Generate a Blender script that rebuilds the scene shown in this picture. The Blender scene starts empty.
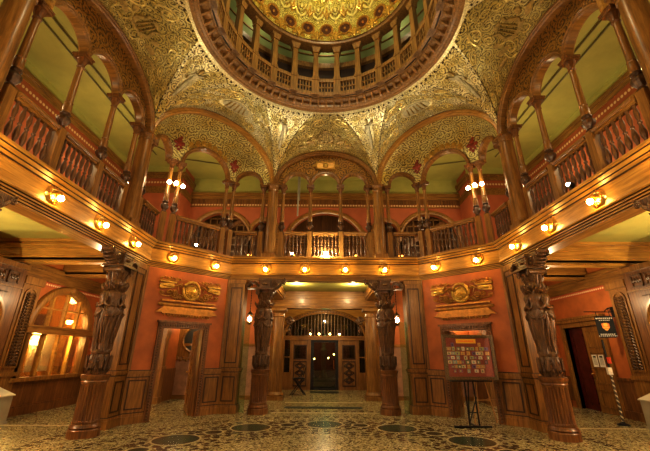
import bpy, math, random
from math import sin, cos, pi, sqrt, radians, atan2
from mathutils import Vector, Matrix
random.seed(7)
SC = bpy.context.scene
COL = SC.collection
YC = 6.04            # centre of the rotunda in front of the camera
A0 = 4.70            # distance from centre to the long sides of the octagon
C0 = 5.428           # distance from centre to the short (diagonal) sides
R2 = sqrt(2)
def half_long(o): return R2*(C0+o)-(A0+o)
def half_diag(o): return ((A0+o)-half_long(o))/R2
FRONT, RIGHT, LEFT, BACK, FL, FR, BL, BR = 0, 90, -90, 180, -45, 45, -135, 135

# ------------------------------------------------------------------ materials
MATS = {}
def newmat(name):
    m = bpy.data.materials.new(name); m.use_nodes = True
    nt = m.node_tree; nt.nodes.clear()
    out = nt.nodes.new('ShaderNodeOutputMaterial'); b = nt.nodes.new('ShaderNodeBsdfPrincipled')
    nt.links.new(b.outputs[0], out.inputs[0]); MATS[name] = m
    return m, nt, b
def N(nt, t, **k):
    n = nt.nodes.new('ShaderNode'+t)
    for a, v in k.items(): setattr(n, a, v)
    return n
def setin(n, **k):
    for a, v in k.items(): n.inputs[a.replace('_', ' ')].default_value = v
def ramp(nt, fac, stops):
    r = N(nt, 'ValToRGB'); e = r.color_ramp.elements
    while len(e) < len(stops): e.new(0.5)
    for i, (p, c) in enumerate(stops):
        e[i].position = p; e[i].color = (*c, 1) if len(c) == 3 else c
    nt.links.new(fac, r.inputs[0]); return r
def mathn(nt, op, a, b=None, c=None):
    n = N(nt, 'Math', operation=op)
    for i, x in enumerate((a, b, c)):
        if x is None: continue
        if isinstance(x, (int, float)): n.inputs[i].default_value = x
        else: nt.links.new(x, n.inputs[i])
    return n.outputs[0]
def bump(nt, b, h, strength=.3, dist=.01):
    bp = N(nt, 'Bump'); setin(bp, Strength=strength, Distance=dist)
    nt.links.new(h, bp.inputs['Height']); nt.links.new(bp.outputs[0], b.inputs['Normal'])
def wood(name, dark, mid, light, axis='Z', rough=.36, coat=.16, scale=1.0, bumpv=.12):
    m, nt, b = newmat(name)
    tc = N(nt, 'TexCoord'); mp = N(nt, 'Mapping')
    s = {'X': (.7, 9, 9), 'Y': (9, .7, 9), 'Z': (9, 9, .7)}[axis]
    mp.inputs['Scale'].default_value = tuple(q*scale for q in s)
    nt.links.new(tc.outputs['Object'], mp.inputs[0])
    n1 = N(nt, 'TexNoise'); setin(n1, Scale=2.2, Detail=6, Roughness=.62, Distortion=.6)
    nt.links.new(mp.outputs[0], n1.inputs['Vector'])
    n2 = N(nt, 'TexNoise'); setin(n2, Scale=9.0, Detail=3, Roughness=.6)
    nt.links.new(mp.outputs[0], n2.inputs['Vector'])
    n3 = N(nt, 'TexNoise'); setin(n3, Scale=1.1, Detail=2)
    nt.links.new(tc.outputs['Object'], n3.inputs['Vector'])
    f = mathn(nt, 'ADD', mathn(nt, 'MULTIPLY', n1.outputs[0], .62), mathn(nt, 'MULTIPLY', n2.outputs[0], .2))
    f = mathn(nt, 'ADD', f, mathn(nt, 'MULTIPLY', n3.outputs[0], .22))
    r = ramp(nt, f, [(.36, dark), (.52, mid), (.70, light)])
    nt.links.new(r.outputs[0], b.inputs['Base Color'])
    setin(b, Roughness=rough)
    b.inputs['Coat Weight'].default_value = coat; b.inputs['Coat Roughness'].default_value = .18
    bump(nt, b, f, bumpv, .004)
    return m
wood('oak_v', (.095,.042,.009), (.24,.118,.024), (.39,.21,.052))
wood('oak_h', (.105,.046,.009), (.26,.128,.026), (.42,.225,.056), axis='X')
wood('oak_y', (.095,.042,.009), (.24,.118,.024), (.39,.21,.052), axis='Y')
wood('honey', (.20,.10,.016), (.42,.23,.044), (.62,.37,.085), axis='X', rough=.36, coat=.15)
wood('red_oak', (.06,.023,.006), (.165,.069,.015), (.31,.145,.036), rough=.4, coat=.12)
wood('shade_and_lozenge_wood', (.022,.009,.003), (.05,.019,.005), (.09,.036,.01), rough=.4, coat=.1)  # dark lines standing in for moulding shade; also the dark lozenge carving
wood('carved', (.028,.013,.005), (.11,.053,.017), (.28,.15,.05), rough=.42, coat=.12, bumpv=.9, scale=3.0)
wood('vase_wood', (.03,.014,.005), (.085,.038,.011), (.17,.08,.022), rough=.38, coat=.15)
wood('baluster', (.05,.022,.006), (.125,.056,.014), (.25,.12,.032), rough=.42, coat=.12)
wood('dome_oak', (.12,.062,.018), (.26,.14,.042), (.41,.235,.075), rough=.42, coat=.1)
wood('pine_pale', (.32,.18,.06), (.42,.25,.09), (.5,.3,.12), rough=.5, coat=0)

def flat(name, col, rough=.5, metal=0, nscale=0, namp=.15, emit=None, estr=0, bmp=0):
    m, nt, b = newmat(name)
    setin(b, Roughness=rough, Metallic=metal)
    if nscale:
        tc = N(nt, 'TexCoord'); n = N(nt, 'TexNoise'); setin(n, Scale=nscale, Detail=5, Roughness=.6)
        nt.links.new(tc.outputs['Object'], n.inputs['Vector'])
        lo = tuple(c*(1-namp) for c in col); hi = tuple(min(1, c*(1+namp)) for c in col)
        r = ramp(nt, n.outputs[0], [(.3, lo), (.7, hi)]); nt.links.new(r.outputs[0], b.inputs['Base Color'])
        if bmp: bump(nt, b, n.outputs[0], bmp, .01)
    else: b.inputs['Base Color'].default_value = (*col, 1)
    if emit:
        b.inputs['Emission Color'].default_value = (*emit, 1); b.inputs['Emission Strength'].default_value = estr
    return m
flat('green_ceiling', (.42,.41,.12), .7, nscale=1.5, namp=.12, bmp=.05)
flat('green_dome', (.27,.33,.15), .7, nscale=1.5, namp=.12)
flat('orange_plaster', (.41,.13,.03), .5, nscale=2.2, namp=.22, bmp=.1)
flat('terracotta', (.40,.12,.045), .6, nscale=2.2, namp=.12)
flat('pink_stone', (.36,.22,.15), .45, nscale=6, namp=.25)
flat('brass', (.75,.5,.16), .28, 1.0, nscale=20, namp=.2)
flat('gilt', (.44,.235,.055), .38, .55, nscale=9, namp=.4, bmp=.4)
flat('gilt_bright', (.58,.38,.085), .34, .5, nscale=14, namp=.3, bmp=.4)
flat('cream_gilt', (.78,.70,.28), .4, .35, nscale=10, namp=.25, bmp=.3)
flat('rosette_dark', (.09,.028,.012), .5, nscale=12, namp=.4)
flat('conduit', (.17,.155,.05), .5, nscale=5, namp=.1)
flat('drum_shade', (.035,.014,.005), .6, nscale=4, namp=.3)  # shade behind the lattice parapet, put into the wall colour
flat('bronze', (.10,.065,.03), .4, .6, nscale=14, namp=.3, bmp=.3)
flat('black_metal', (.012,.012,.013), .4, .3, nscale=8, namp=.3)
flat('black_sign', (.008,.008,.009), .7, nscale=8, namp=.2)
flat('white_paper', (.75,.72,.64), .7, nscale=8, namp=.06)
flat('grey_box', (.42,.40,.32), .5, nscale=4, namp=.1)
flat('grey_top', (.55,.53,.43), .45, nscale=4, namp=.08)
flat('maroon', (.25,.075,.055), .6, nscale=30, namp=.2)
flat('dark_frame', (.14,.095,.04), .4, nscale=40, namp=.5, bmp=.6)
flat('mat_dark', (.025,.032,.02), .9, nscale=40, namp=.3)
flat('dark_red_wood', (.085,.012,.008), .25, nscale=5, namp=.3)
flat('marble_pale', (.52,.44,.28), .2, nscale=8, namp=.15)
flat('sign_orange', (.8,.22,.02), .5); flat('sign_yellow', (.8,.5,.06), .5); flat('sign_white', (.62,.6,.55), .5)
flat('red_tag', (.5,.06,.02), .5)
flat('blind', (.62,.62,.5), .6, nscale=5, namp=.08)
flat('office_grey', (.05,.055,.05), .4, nscale=5, namp=.2)
flat('office_wall', (.62,.30,.05), .6, nscale=3, namp=.1)
flat('fountain_stone', (.09,.13,.06), .6, nscale=6, namp=.3)
flat('red_motif', (.30,.055,.025), .5, nscale=14, namp=.3)
flat('robe_pale', (.44,.40,.24), .45, .15, nscale=14, namp=.3, bmp=.4)
flat('night_garden', (.006,.009,.007), .8, nscale=3, namp=.5)
for nm, c, s in (('bulb', (1.0,.64,.18), 80), ('bulb_white', (1.0,.80,.50), 60), ('star_bulb', (1.0,.93,.8), 700),
                 ('office_bulb', (1.0,.66,.22), 60), ('amber', (1.0,.42,.06), 9), ('tiny_bulb', (1.0,.6,.2), 40), ('panel_light', (1.0,.86,.62), 22)):
    flat(nm, c, .4, emit=c, estr=s)

def glass(name, col=(1,1,1), alpha=.18, rough=.03):
    m, nt, b = newmat(name)
    out = [n for n in nt.nodes if n.type == 'OUTPUT_MATERIAL'][0]
    tr = N(nt, 'BsdfTransparent'); tr.inputs[0].default_value = (*col, 1)
    gl = N(nt, 'BsdfGlossy'); setin(gl, Roughness=rough); gl.inputs[0].default_value = (1,1,1,1)
    fr = N(nt, 'Fresnel'); setin(fr, IOR=1.5)
    fac = mathn(nt, 'ADD', mathn(nt, 'MULTIPLY', fr.outputs[0], .8), alpha*.2)
    mx = N(nt, 'MixShader'); nt.links.new(fac, mx.inputs[0]); nt.links.new(tr.outputs[0], mx.inputs[1]); nt.links.new(gl.outputs[0], mx.inputs[2])
    nt.links.new(mx.outputs[0], out.inputs[0]); nt.nodes.remove(b)
glass('pane', (.93,.95,.9)); glass('pane_dark', (.45,.55,.45), .3); glass('glass_green', (.80,.93,.80), .25)

def gold_scroll(name, dark, gold, pale, sc=2.6, metal=.45, rough=.34, palefac=.5, seed=0.0):
    """gilded rinceaux: a spiral in every voronoi cell, two sizes, over a dark ground"""
    m, nt, b = newmat(name)
    uv = N(nt, 'UVMap'); uv.uv_map = 'UVMap'
    nz = N(nt, 'TexNoise'); setin(nz, Scale=3.0, Detail=2); nt.links.new(uv.outputs[0], nz.inputs['Vector'])
    wob = N(nt, 'VectorMath', operation='SCALE'); wob.inputs['Scale'].default_value = .22
    nt.links.new(nz.outputs['Color'], wob.inputs[0])
    base = N(nt, 'VectorMath', operation='ADD'); nt.links.new(uv.outputs[0], base.inputs[0]); nt.links.new(wob.outputs[0], base.inputs[1])
    def spiral(scale, turns, off):
        mp = N(nt, 'Mapping'); mp.inputs['Scale'].default_value = (scale, scale, 0); mp.inputs['Location'].default_value = (off, off*1.7, 0)
        nt.links.new(base.outputs[0], mp.inputs[0])
        vo = N(nt, 'TexVoronoi', voronoi_dimensions='2D'); setin(vo, Scale=1.0, Randomness=.75); nt.links.new(mp.outputs[0], vo.inputs['Vector'])
        sb = N(nt, 'VectorMath', operation='SUBTRACT'); nt.links.new(mp.outputs[0], sb.inputs[0]); nt.links.new(vo.outputs['Position'], sb.inputs[1])
        sp = N(nt, 'SeparateXYZ'); nt.links.new(sb.outputs[0], sp.inputs[0])
        ang = mathn(nt, 'ARCTAN2', sp.outputs[1], sp.outputs[0])
        sc_ = N(nt, 'SeparateColor'); nt.links.new(vo.outputs['Color'], sc_.inputs[0])
        sgn = mathn(nt, 'SIGN', mathn(nt, 'SUBTRACT', sc_.outputs[0], .5))
        ph = mathn(nt, 'ADD', mathn(nt, 'MULTIPLY', ang, sgn), mathn(nt, 'MULTIPLY', vo.outputs['Distance'], turns))
        return mathn(nt, 'SINE', ph)
    s1 = spiral(sc, 22.0, seed); s2 = spiral(sc*2.7, 16.0, seed+3.1)
    h = mathn(nt, 'ADD', mathn(nt, 'MULTIPLY', s1, .6), mathn(nt, 'MULTIPLY', s2, .4))
    h = mathn(nt, 'ADD', mathn(nt, 'MULTIPLY', h, .5), .5)
    n3 = N(nt, 'TexNoise'); setin(n3, Scale=14.0, Detail=3, Roughness=.7); nt.links.new(uv.outputs[0], n3.inputs['Vector'])
    h = mathn(nt, 'ADD', mathn(nt, 'MULTIPLY', h, .62), mathn(nt, 'MULTIPLY', mathn(nt, 'SUBTRACT', mathn(nt, 'MULTIPLY', n3.outputs[0], 2.6), .80), .38))
    n2 = N(nt, 'TexNoise'); setin(n2, Scale=1.1, Detail=3, Roughness=.6); nt.links.new(uv.outputs[0], n2.inputs['Vector'])
    rd = ramp(nt, h, [(.30, dark), (.50, gold), (.72, tuple(min(1, c*1.25) for c in gold))])
    rp = ramp(nt, h, [(.26, tuple(c*1.3 for c in dark)), (.52, pale), (.8, tuple(min(1, c*1.2) for c in pale))])
    msk = ramp(nt, n2.outputs[0], [(palefac-.12, (0,0,0)), (palefac+.12, (1,1,1))])
    mx = N(nt, 'Mix', data_type='RGBA'); nt.links.new(msk.outputs[0], mx.inputs[0]); nt.links.new(rd.outputs[0], mx.inputs[6]); nt.links.new(rp.outputs[0], mx.inputs[7])
    nt.links.new(mx.outputs[2], b.inputs['Base Color'])
    setin(b, Roughness=rough, Metallic=metal)
    bump(nt, b, h, .55, .02)
gold_scroll('vault_long', (.06,.042,.010), (.36,.28,.072), (.54,.47,.20), palefac=.56, sc=3.6, metal=.5, rough=.3)
gold_scroll('vault_diag', (.075,.058,.018), (.43,.355,.11), (.66,.61,.36), palefac=.48, seed=5.0, sc=3.6, metal=.5, rough=.3)
gold_scroll('vault_pend', (.08,.058,.016), (.47,.375,.115), (.72,.66,.38), palefac=.46, seed=9.0, sc=4.2, metal=.5, rough=.3)
gold_scroll('dome_gold', (.14,.09,.012), (.56,.47,.10), (.72,.68,.28), sc=5.0, palefac=.5, seed=7.0)
gold_scroll('tympanum_gold', (.10,.06,.012), (.60,.47,.12), (.74,.70,.36), sc=3.2, palefac=.46, seed=2.0)
gold_scroll('tympanum_bronze', (.05,.022,.006), (.34,.18,.032), (.46,.29,.07), sc=3.2, palefac=.66, seed=4.0)
flat('vault_border', (.60,.54,.30), .34, .5, nscale=22, namp=.45, bmp=.5)

flat('vault_relief', (.34,.245,.075), .4, .4, nscale=16, namp=.45, bmp=.5)
flat('vault_scroll', (.60,.49,.18), .32, .5, nscale=8, namp=.4, bmp=.3)
def dots(name, ground, dot, per=.085):
    """a painted band with a row of pale dots"""
    m, nt, b = newmat(name)
    tc = N(nt, 'TexCoord'); sp = N(nt, 'SeparateXYZ'); nt.links.new(tc.outputs['UV'], sp.inputs[0])
    u = mathn(nt, 'SUBTRACT', mathn(nt, 'FRACT', mathn(nt, 'DIVIDE', sp.outputs[0], per)), .5)
    v = mathn(nt, 'DIVIDE', mathn(nt, 'SUBTRACT', sp.outputs[1], 0.0), per)
    d = mathn(nt, 'SQRT', mathn(nt, 'ADD', mathn(nt, 'MULTIPLY', u, u), mathn(nt, 'MULTIPLY', v, v)))
    r = ramp(nt, d, [(.30, dot), (.40, ground)]); nt.links.new(r.outputs[0], b.inputs['Base Color']); setin(b, Roughness=.55)
dots('dot_band', (.42,.10,.03), (.75,.55,.33)); dots('dot_band_gallery', (.30,.085,.025), (.62,.46,.24), .12)

def stripes(name):
    m, nt, b = newmat(name)
    tc = N(nt, 'TexCoord'); sp = N(nt, 'SeparateXYZ'); nt.links.new(tc.outputs['Object'], sp.inputs[0])
    ang = mathn(nt, 'ARCTAN2', sp.outputs[1], sp.outputs[0])
    ph = mathn(nt, 'SINE', mathn(nt, 'ADD', ang, mathn(nt, 'MULTIPLY', sp.outputs[2], 55.0)))
    r = ramp(nt, ph, [(.35, (.10,.075,.05)), (.55, (.62,.56,.42))]); nt.links.new(r.outputs[0], b.inputs['Base Color']); setin(b, Roughness=.45)
stripes('spiral_stripe')

def floor_mat():
    m, nt, b = newmat('mosaic_floor')
    L = nt.links.new
    tc = N(nt, 'TexCoord'); sp = N(nt, 'SeparateXYZ'); L(tc.outputs['Object'], sp.inputs[0])
    x, y = sp.outputs[0], sp.outputs[1]
    vo = N(nt, 'TexVoronoi', voronoi_dimensions='2D'); setin(vo, Scale=38.0); L(tc.outputs['Object'], vo.inputs['Vector'])
    sc = N(nt, 'SeparateColor'); L(vo.outputs['Color'], sc.inputs[0])
    base = ramp(nt, sc.outputs[0], [(.08, (.05,.042,.02)), (.24, (.20,.17,.08)), (.5, (.38,.34,.17)), (.8, (.50,.45,.25)), (.97, (.64,.59,.37))])
    nz = N(nt, 'TexNoise'); setin(nz, Scale=.7, Detail=3); L(tc.outputs['Object'], nz.inputs['Vector'])
    def mixc(fac, a, bcol):
        mx = N(nt, 'Mix', data_type='RGBA'); L(fac, mx.inputs[0]); L(a, mx.inputs[6])
        if isinstance(bcol, tuple): mx.inputs[7].default_value = (*bcol, 1)
        else: L(bcol, mx.inputs[7])
        return mx.outputs[2]
    def inside(v, lo, hi): return mathn(nt, 'MULTIPLY', mathn(nt, 'GREATER_THAN', v, lo), mathn(nt, 'LESS_THAN', v, hi))
    r = mathn(nt, 'SQRT', mathn(nt, 'ADD', mathn(nt, 'MULTIPLY', x, x), mathn(nt, 'MULTIPLY', y, y)))
    ang = mathn(nt, 'ARCTAN2', y, x)
    RM = 3.3
    # polar repeat: 12 large medallions with small ones between
    def medal(n, phase):
        k = mathn(nt, 'DIVIDE', mathn(nt, 'ADD', ang, phase), 2*pi/n)
        fr = mathn(nt, 'SUBTRACT', mathn(nt, 'FRACT', mathn(nt, 'ADD', k, .5)), .5)
        da = mathn(nt, 'MULTIPLY', fr, 2*pi/n)
        px = mathn(nt, 'SUBTRACT', mathn(nt, 'MULTIPLY', r, mathn(nt, 'COSINE', da)), RM)
        py = mathn(nt, 'MULTIPLY', r, mathn(nt, 'SINE', da))
        d = mathn(nt, 'SQRT', mathn(nt, 'ADD', mathn(nt, 'MULTIPLY', px, px), mathn(nt, 'MULTIPLY', py, py)))
        return d, mathn(nt, 'ARCTAN2', py, px)
    d1, a1 = medal(12, 10*pi); d2, a2 = medal(12, 10*pi+pi/12)
    col = base.outputs[0]
    def dash(v, n, duty=.0): return mathn(nt, 'GREATER_THAN', mathn(nt, 'SINE', mathn(nt, 'MULTIPLY', v, n)), duty)
    dk = (.055,.04,.022); gr = (.036,.072,.04); pl = (.50,.43,.25)
    # straight dashed borders in the halls and circular dashed bands
    for rr in (2.25, 2.40, 4.22, 4.37):
        f = mathn(nt, 'MULTIPLY', inside(r, rr, rr+.09), dash(ang, round(rr*2*pi/.26), -.1)); col = mixc(f, col, dk)
    for off in (4.45, 4.55):
        for v, w in ((x, y), (y, x)):
            av = mathn(nt, 'ABSOLUTE', v)
            f = mathn(nt, 'MULTIPLY', mathn(nt, 'MULTIPLY', inside(av, off+.75, off+.83), dash(w, 24)), 1.0); col = mixc(f, col, dk)
    # guilloche rings
    for d, a, rr, n in ((d1, a1, .54, 14), (d1, a1, .70, 18), (d2, a2, .28, 9), (d2, a2, .42, 12)):
        f = mathn(nt, 'MULTIPLY', inside(d, rr, rr+.10), dash(a, n, -.15)); col = mixc(f, col, dk)
    for d, r0, r1, c in ((d1, 0, .47, pl), (d1, 0, .43, (.06,.055,.03)), (d1, 0, .38, gr), (d2, 0, .22, pl), (d2, 0, .17, (.04,.052,.032))):
        f = mathn(nt, 'LESS_THAN', d, r1); col = mixc(f, col, c)
    # slow tonal drift of the worn surface
    vary = ramp(nt, nz.outputs[0], [(.35, (.78,.78,.78)), (.65, (1,1,1))])
    mu = N(nt, 'Mix', data_type='RGBA', blend_type='MULTIPLY'); mu.inputs[0].default_value = 1; L(col, mu.inputs[6]); L(vary.outputs[0], mu.inputs[7])
    L(mu.outputs[2], b.inputs['Base Color']); setin(b, Roughness=.22)
    b.inputs['Specular IOR Level'].default_value = .5
floor_mat()

# ------------------------------------------------------------------ mesh builder
class MB:
    def __init__(s): s.v = []; s.f = []; s.m = []; s.uv = {}
    def add(s, vs, fs, m=0):
        o = len(s.v); s.v += [tuple(p) for p in vs]
        for q in fs: s.f.append([o+i for i in q]); s.m.append(m)
        return s
    def box(s, x0, x1, y0, y1, z0, z1, m=0):
        if x0 > x1: x0, x1 = x1, x0
        if y0 > y1: y0, y1 = y1, y0
        vs = [(x, y, z) for z in (z0, z1) for y in (y0, y1) for x in (x0, x1)]
        return s.add(vs, [(0,2,3,1), (4,5,7,6), (0,1,5,4), (2,6,7,3), (0,4,6,2), (1,3,7,5)], m)
    def lathe(s, prof, seg=16, c=(0,0,0), mod=None, m=0, cap=True, a0=0, a1=2*pi):
        full = abs(a1-a0-2*pi) < 1e-6; ns = seg if full else seg+1
        vs = []
        for r, z in prof:
            for i in range(ns):
                t = a0+(a1-a0)*i/seg; rr = r*(mod(t, z) if mod else 1)
                vs.append((c[0]+rr*cos(t), c[1]+rr*sin(t), c[2]+z))
        fs = []
        for j in range(len(prof)-1):
            for i in range(seg):
                k = (i+1) % ns if full else i+1
                fs.append((j*ns+i, j*ns+k, (j+1)*ns+k, (j+1)*ns+i))
        if cap and full:
            if prof[0][0] > 1e-5: fs.append(tuple(reversed(range(ns))))
            if prof[-1][0] > 1e-5: fs.append(tuple((len(prof)-1)*ns+i for i in range(ns)))
        return s.add(vs, fs, m)
    def tube(s, path, r, seg=8, m=0, flatten=None):
        pts = [Vector(p) for p in path]; n = len(pts); vs = []
        rr = r if isinstance(r, (list, tuple)) else [r]*n
        up = Vector((0,0,1))
        for i, p in enumerate(pts):
            d = (pts[min(i+1, n-1)]-pts[max(i-1, 0)])
            if d.length < 1e-9: d = Vector((0,0,1))
            d.normalize(); u = up if abs(d.dot(up)) < .95 else Vector((1,0,0))
            a = d.cross(u).normalized(); b = a.cross(d).normalized()
            for k in range(seg):
                t = 2*pi*k/seg; vs.append(p+a*cos(t)*rr[i]+b*sin(t)*rr[i])
        fs = [(j*seg+k, j*seg+(k+1) % seg, (j+1)*seg+(k+1) % seg, (j+1)*seg+k) for j in range(n-1) for k in range(seg)]
        fs += [tuple(reversed(range(seg))), tuple((n-1)*seg+k for k in range(seg))]
        return s.add(vs, fs, m)
    def ball(s, c, r, seg=10, rings=7, m=0):
        rx, ry, rz = r if isinstance(r, (tuple, list)) else (r, r, r)
        vs = [(c[0], c[1], c[2]-rz)]
        for j in range(1, rings):
            p = -pi/2+pi*j/rings
            for i in range(seg):
                t = 2*pi*i/seg; vs.append((c[0]+rx*cos(p)*cos(t), c[1]+ry*cos(p)*sin(t), c[2]+rz*sin(p)))
        vs.append((c[0], c[1], c[2]+rz)); top = len(vs)-1
        fs = [(0, 1+(i+1) % seg, 1+i) for i in range(seg)]
        for j in range(rings-2):
            for i in range(seg):
                a = 1+j*seg; fs.append((a+i, a+(i+1) % seg, a+seg+(i+1) % seg, a+seg+i))
        a = 1+(rings-2)*seg; fs += [(a+i, a+(i+1) % seg, top) for i in range(seg)]
        return s.add(vs, fs, m)
    def prism(s, poly, ax, a0, a1, m=0):
        """extrude a 2-D polygon along axis 'x', 'y' or 'z' from a0 to a1"""
        def P(u, v, a): return {'x': (a, u, v), 'y': (u, a, v), 'z': (u, v, a)}[ax]
        n = len(poly); vs = [P(u, v, a0) for u, v in poly]+[P(u, v, a1) for u, v in poly]
        fs = [tuple(range(n)), tuple(reversed(range(n, 2*n)))]+[(i, i+n, (i+1) % n+n, (i+1) % n) for i in range(n)]
        return s.add(vs, fs, m)
    def grid(s, fn, nu, nv, m=0, mfn=None, uvfn=None):
        """surface fn(u,v), u,v in 0..1"""
        o = len(s.v)
        for j in range(nv+1):
            for i in range(nu+1): s.v.append(tuple(fn(i/nu, j/nv)))
        for j in range(nv):
            for i in range(nu):
                q = [o+j*(nu+1)+i, o+j*(nu+1)+i+1, o+(j+1)*(nu+1)+i+1, o+(j+1)*(nu+1)+i]
                if uvfn: s.uv[len(s.f)] = [uvfn(a/nu, b/nv) for a, b in ((i, j), (i+1, j), (i+1, j+1), (i, j+1))]
                s.f.append(q); s.m.append(mfn(i, j) if mfn else m)
        return s
    def quad(s, a, b, c, d, m=0, uv=None):
        if uv: s.uv[len(s.f)] = uv
        return s.add([a, b, c, d], [(0,1,2,3)], m)
    def arch(s, cx, zs, rx, rz, prof, n=28, m=0, t0=0, t1=pi):
        """sweep a closed section [(radial offset, y)] along a half ellipse in the x-z plane"""
        k = len(prof); vs = []
        for i in range(n+1):
            t = t0+(t1-t0)*i/n
            for o, y in prof: vs.append((cx+(rx+o)*cos(t), y, zs+(rz+o)*sin(t)))
        fs = [(i*k+j, i*k+(j+1) % k, (i+1)*k+(j+1) % k, (i+1)*k+j) for i in range(n) for j in range(k)]
        fs += [tuple(range(k)), tuple(reversed([n*k+j for j in range(k)]))]
        return s.add(vs, fs, m)
    def xform(s, M, start=0):
        for i in range(start, len(s.v)): s.v[i] = tuple(M @ Vector(s.v[i]))
        return s
    def mesh(s, name, mats, smooth=35):
        me = bpy.data.meshes.new(name); me.from_pydata(s.v, [], s.f)
        for mt in (mats if isinstance(mats, (list, tuple)) else [mats]): me.materials.append(MATS[mt])
        me.polygons.foreach_set('material_index', s.m)
        if s.uv:
            ul = me.uv_layers.new(name='UVMap')
            for fi, cs in s.uv.items():
                for li, q in zip(me.polygons[fi].loop_indices, cs): ul.data[li].uv = q
        me.validate(); me.update()
        import bmesh
        bm = bmesh.new(); bm.from_mesh(me); bmesh.ops.recalc_face_normals(bm, faces=bm.faces[:]); bm.to_mesh(me); bm.free()
        if smooth:
            me.polygons.foreach_set('use_smooth', [True]*len(me.polygons))
            try: me.set_sharp_from_angle(angle=radians(smooth))
            except Exception: pass
        return me
    def build(s, name, mats, parent=None, loc=(0,0,0), rz=0, smooth=35):
        o = bpy.data.objects.new(name, s.mesh(name, mats, smooth)); COL.objects.link(o)
        o.location = loc; o.rotation_euler = (0, 0, rz)
        if parent: o.parent = parent
        return o
def tag(o, label, cat, group=None, kind=None):
    o['label'] = label; o['category'] = cat
    if group: o['group'] = group
    if kind: o['kind'] = kind
    return o
def thing(name, label, cat, loc=(0,0,0), rz=0, group=None):
    o = bpy.data.objects.new(name, None); COL.objects.link(o); o.empty_display_size = .1
    o.location = loc; o.rotation_euler = (0, 0, rz)
    return tag(o, label, cat, group)
def kids(o): return [c for c in bpy.data.objects if c.parent == o]
def dup(root, loc, rz, label, group=None):
    r = root.copy(); COL.objects.link(r); r.location = loc; r.rotation_euler = (0, 0, rz); r['label'] = label
    if group: r['group'] = group
    for ch in kids(root):
        c = ch.copy(); COL.objects.link(c); c.parent = r
        for g in kids(ch):
            d = g.copy(); COL.objects.link(d); d.parent = c
    return r
def bay(phi, x, d, z=0):
    p = radians(phi); return (x*cos(p)+d*sin(p), YC-x*sin(p)+d*cos(p), z)
def brot(phi): return -radians(phi)
CNT = {}
def struct(name, mb, mats, phi=None, label=None, cat=None, parent=None, smooth=35, world=False):
    if name in ('trim', 'door', 'window'):
        CNT[name] = CNT.get(name, 0)+1; nm = '%s_%d' % (name, CNT[name])
    else: nm = name
    o = mb.build(nm, mats, parent, (0,0,0) if (world or parent) else (0,YC,0), brot(phi or 0) if not parent else 0, smooth)
    if not parent:
        o['kind'] = 'structure'
        if label: o['label'] = label; o['category'] = cat or name.split('_')[0]
    return o
SIDE = {FRONT: 'far front', LEFT: 'left', RIGHT: 'right', BACK: 'near', FL: 'left diagonal', FR: 'right diagonal', BL: 'near left diagonal', BR: 'near right diagonal'}
# ------------------------------------------------------------------ room shell
HX, YF, YB = 8.15, 14.0, -3.0        # outer walls of the ring-shaped hall
ZH, ZG, ZC = 4.42, 4.46, 9.0        # hall ceiling, gallery floor, gallery ceiling
YE = 17.7                            # entry wall
b = MB(); b.box(-HX-.3, HX+.3, YB-YC-.3, YF-YC+.0, -.15, 0); b.box(-2.9, 2.9, YF-YC, YE-YC+.1, -.15, 0); b.box(-12, -HX-.3, 2, 9, -.15, 0)
struct('floor', b, 'mosaic_floor', label='speckled mosaic floor with ring of dark green medallions', cat='floor')
def octo(o):
    hl, a = half_long(o), A0+o
    return [(-hl,a),(hl,a),(a,hl),(a,-hl),(hl,-a),(-hl,-a),(-a,-hl),(-a,hl)]
def ringslab(b, o, z0, z1, x, y0, y1, m=0):
    """slab between the octagon (offset o) and an outer rectangle"""
    oc = octo(o); c = [(-x,y1),(x,y1),(x,y0),(-x,y0)]
    polys = [[c[0],c[1],oc[1],oc[0]], [c[1],oc[2],oc[1]], [c[1],c[2],oc[3],oc[2]], [c[2],oc[4],oc[3]],
             [c[2],c[3],oc[5],oc[4]], [c[3],oc[6],oc[5]], [c[3],c[0],oc[7],oc[6]], [c[0],oc[0],oc[7]]]
    for p in polys: b.prism(p, 'z', z0, z1, m)
b = MB(); ringslab(b, .45, ZH, ZG-.01, HX+.2, YB-YC-.2, YF-YC+.2)
struct('ceiling', b, 'green_ceiling', label='olive green hall ceiling below the gallery', cat='ceiling', smooth=0)
b = MB()
for s in (-1, 1): b.box(s*(HX+.2), s*11.0, YB-YC, 9.3-YC, ZH, ZH+.04)
struct('ceiling', b, 'green_ceiling', label='green ceiling of the side halls beyond the portals', cat='ceiling', smooth=0)
b = MB()
for s in (-1, 1): b.box(s*10.8, s*11.0, YB-YC, 9.3-YC, 0, ZH); b.box(s*(HX+.2), s*11.0, 9.22-YC, 9.3-YC, 3.7, ZH)
struct('wall_beyond', b, 'terracotta', label='dim walls of the side halls beyond the portals', cat='wall', smooth=0)
b = MB(); ringslab(b, .2, ZG-.008, ZG+.03, HX+.2, YB-YC-.2, YF-YC+.2)
struct('floor', b, 'oak_h', label='gallery floor behind the balustrade', cat='floor', smooth=0)
b = MB(); ringslab(b, .24, ZC, ZC+.1, HX+.2, YB-YC-.2, YF-YC+.2)
struct('ceiling', b, 'green_ceiling', label='olive green ceiling over the gallery', cat='ceiling', smooth=0)

# outer walls -------------------------------------------------------------
def wallbox(name, x0, x1, y0, y1, z0, z1, m, label):
    return struct(name, MB().box(x0, x1, y0-YC, y1-YC, z0, z1), m, label=label, cat='wall', smooth=0)
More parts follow.
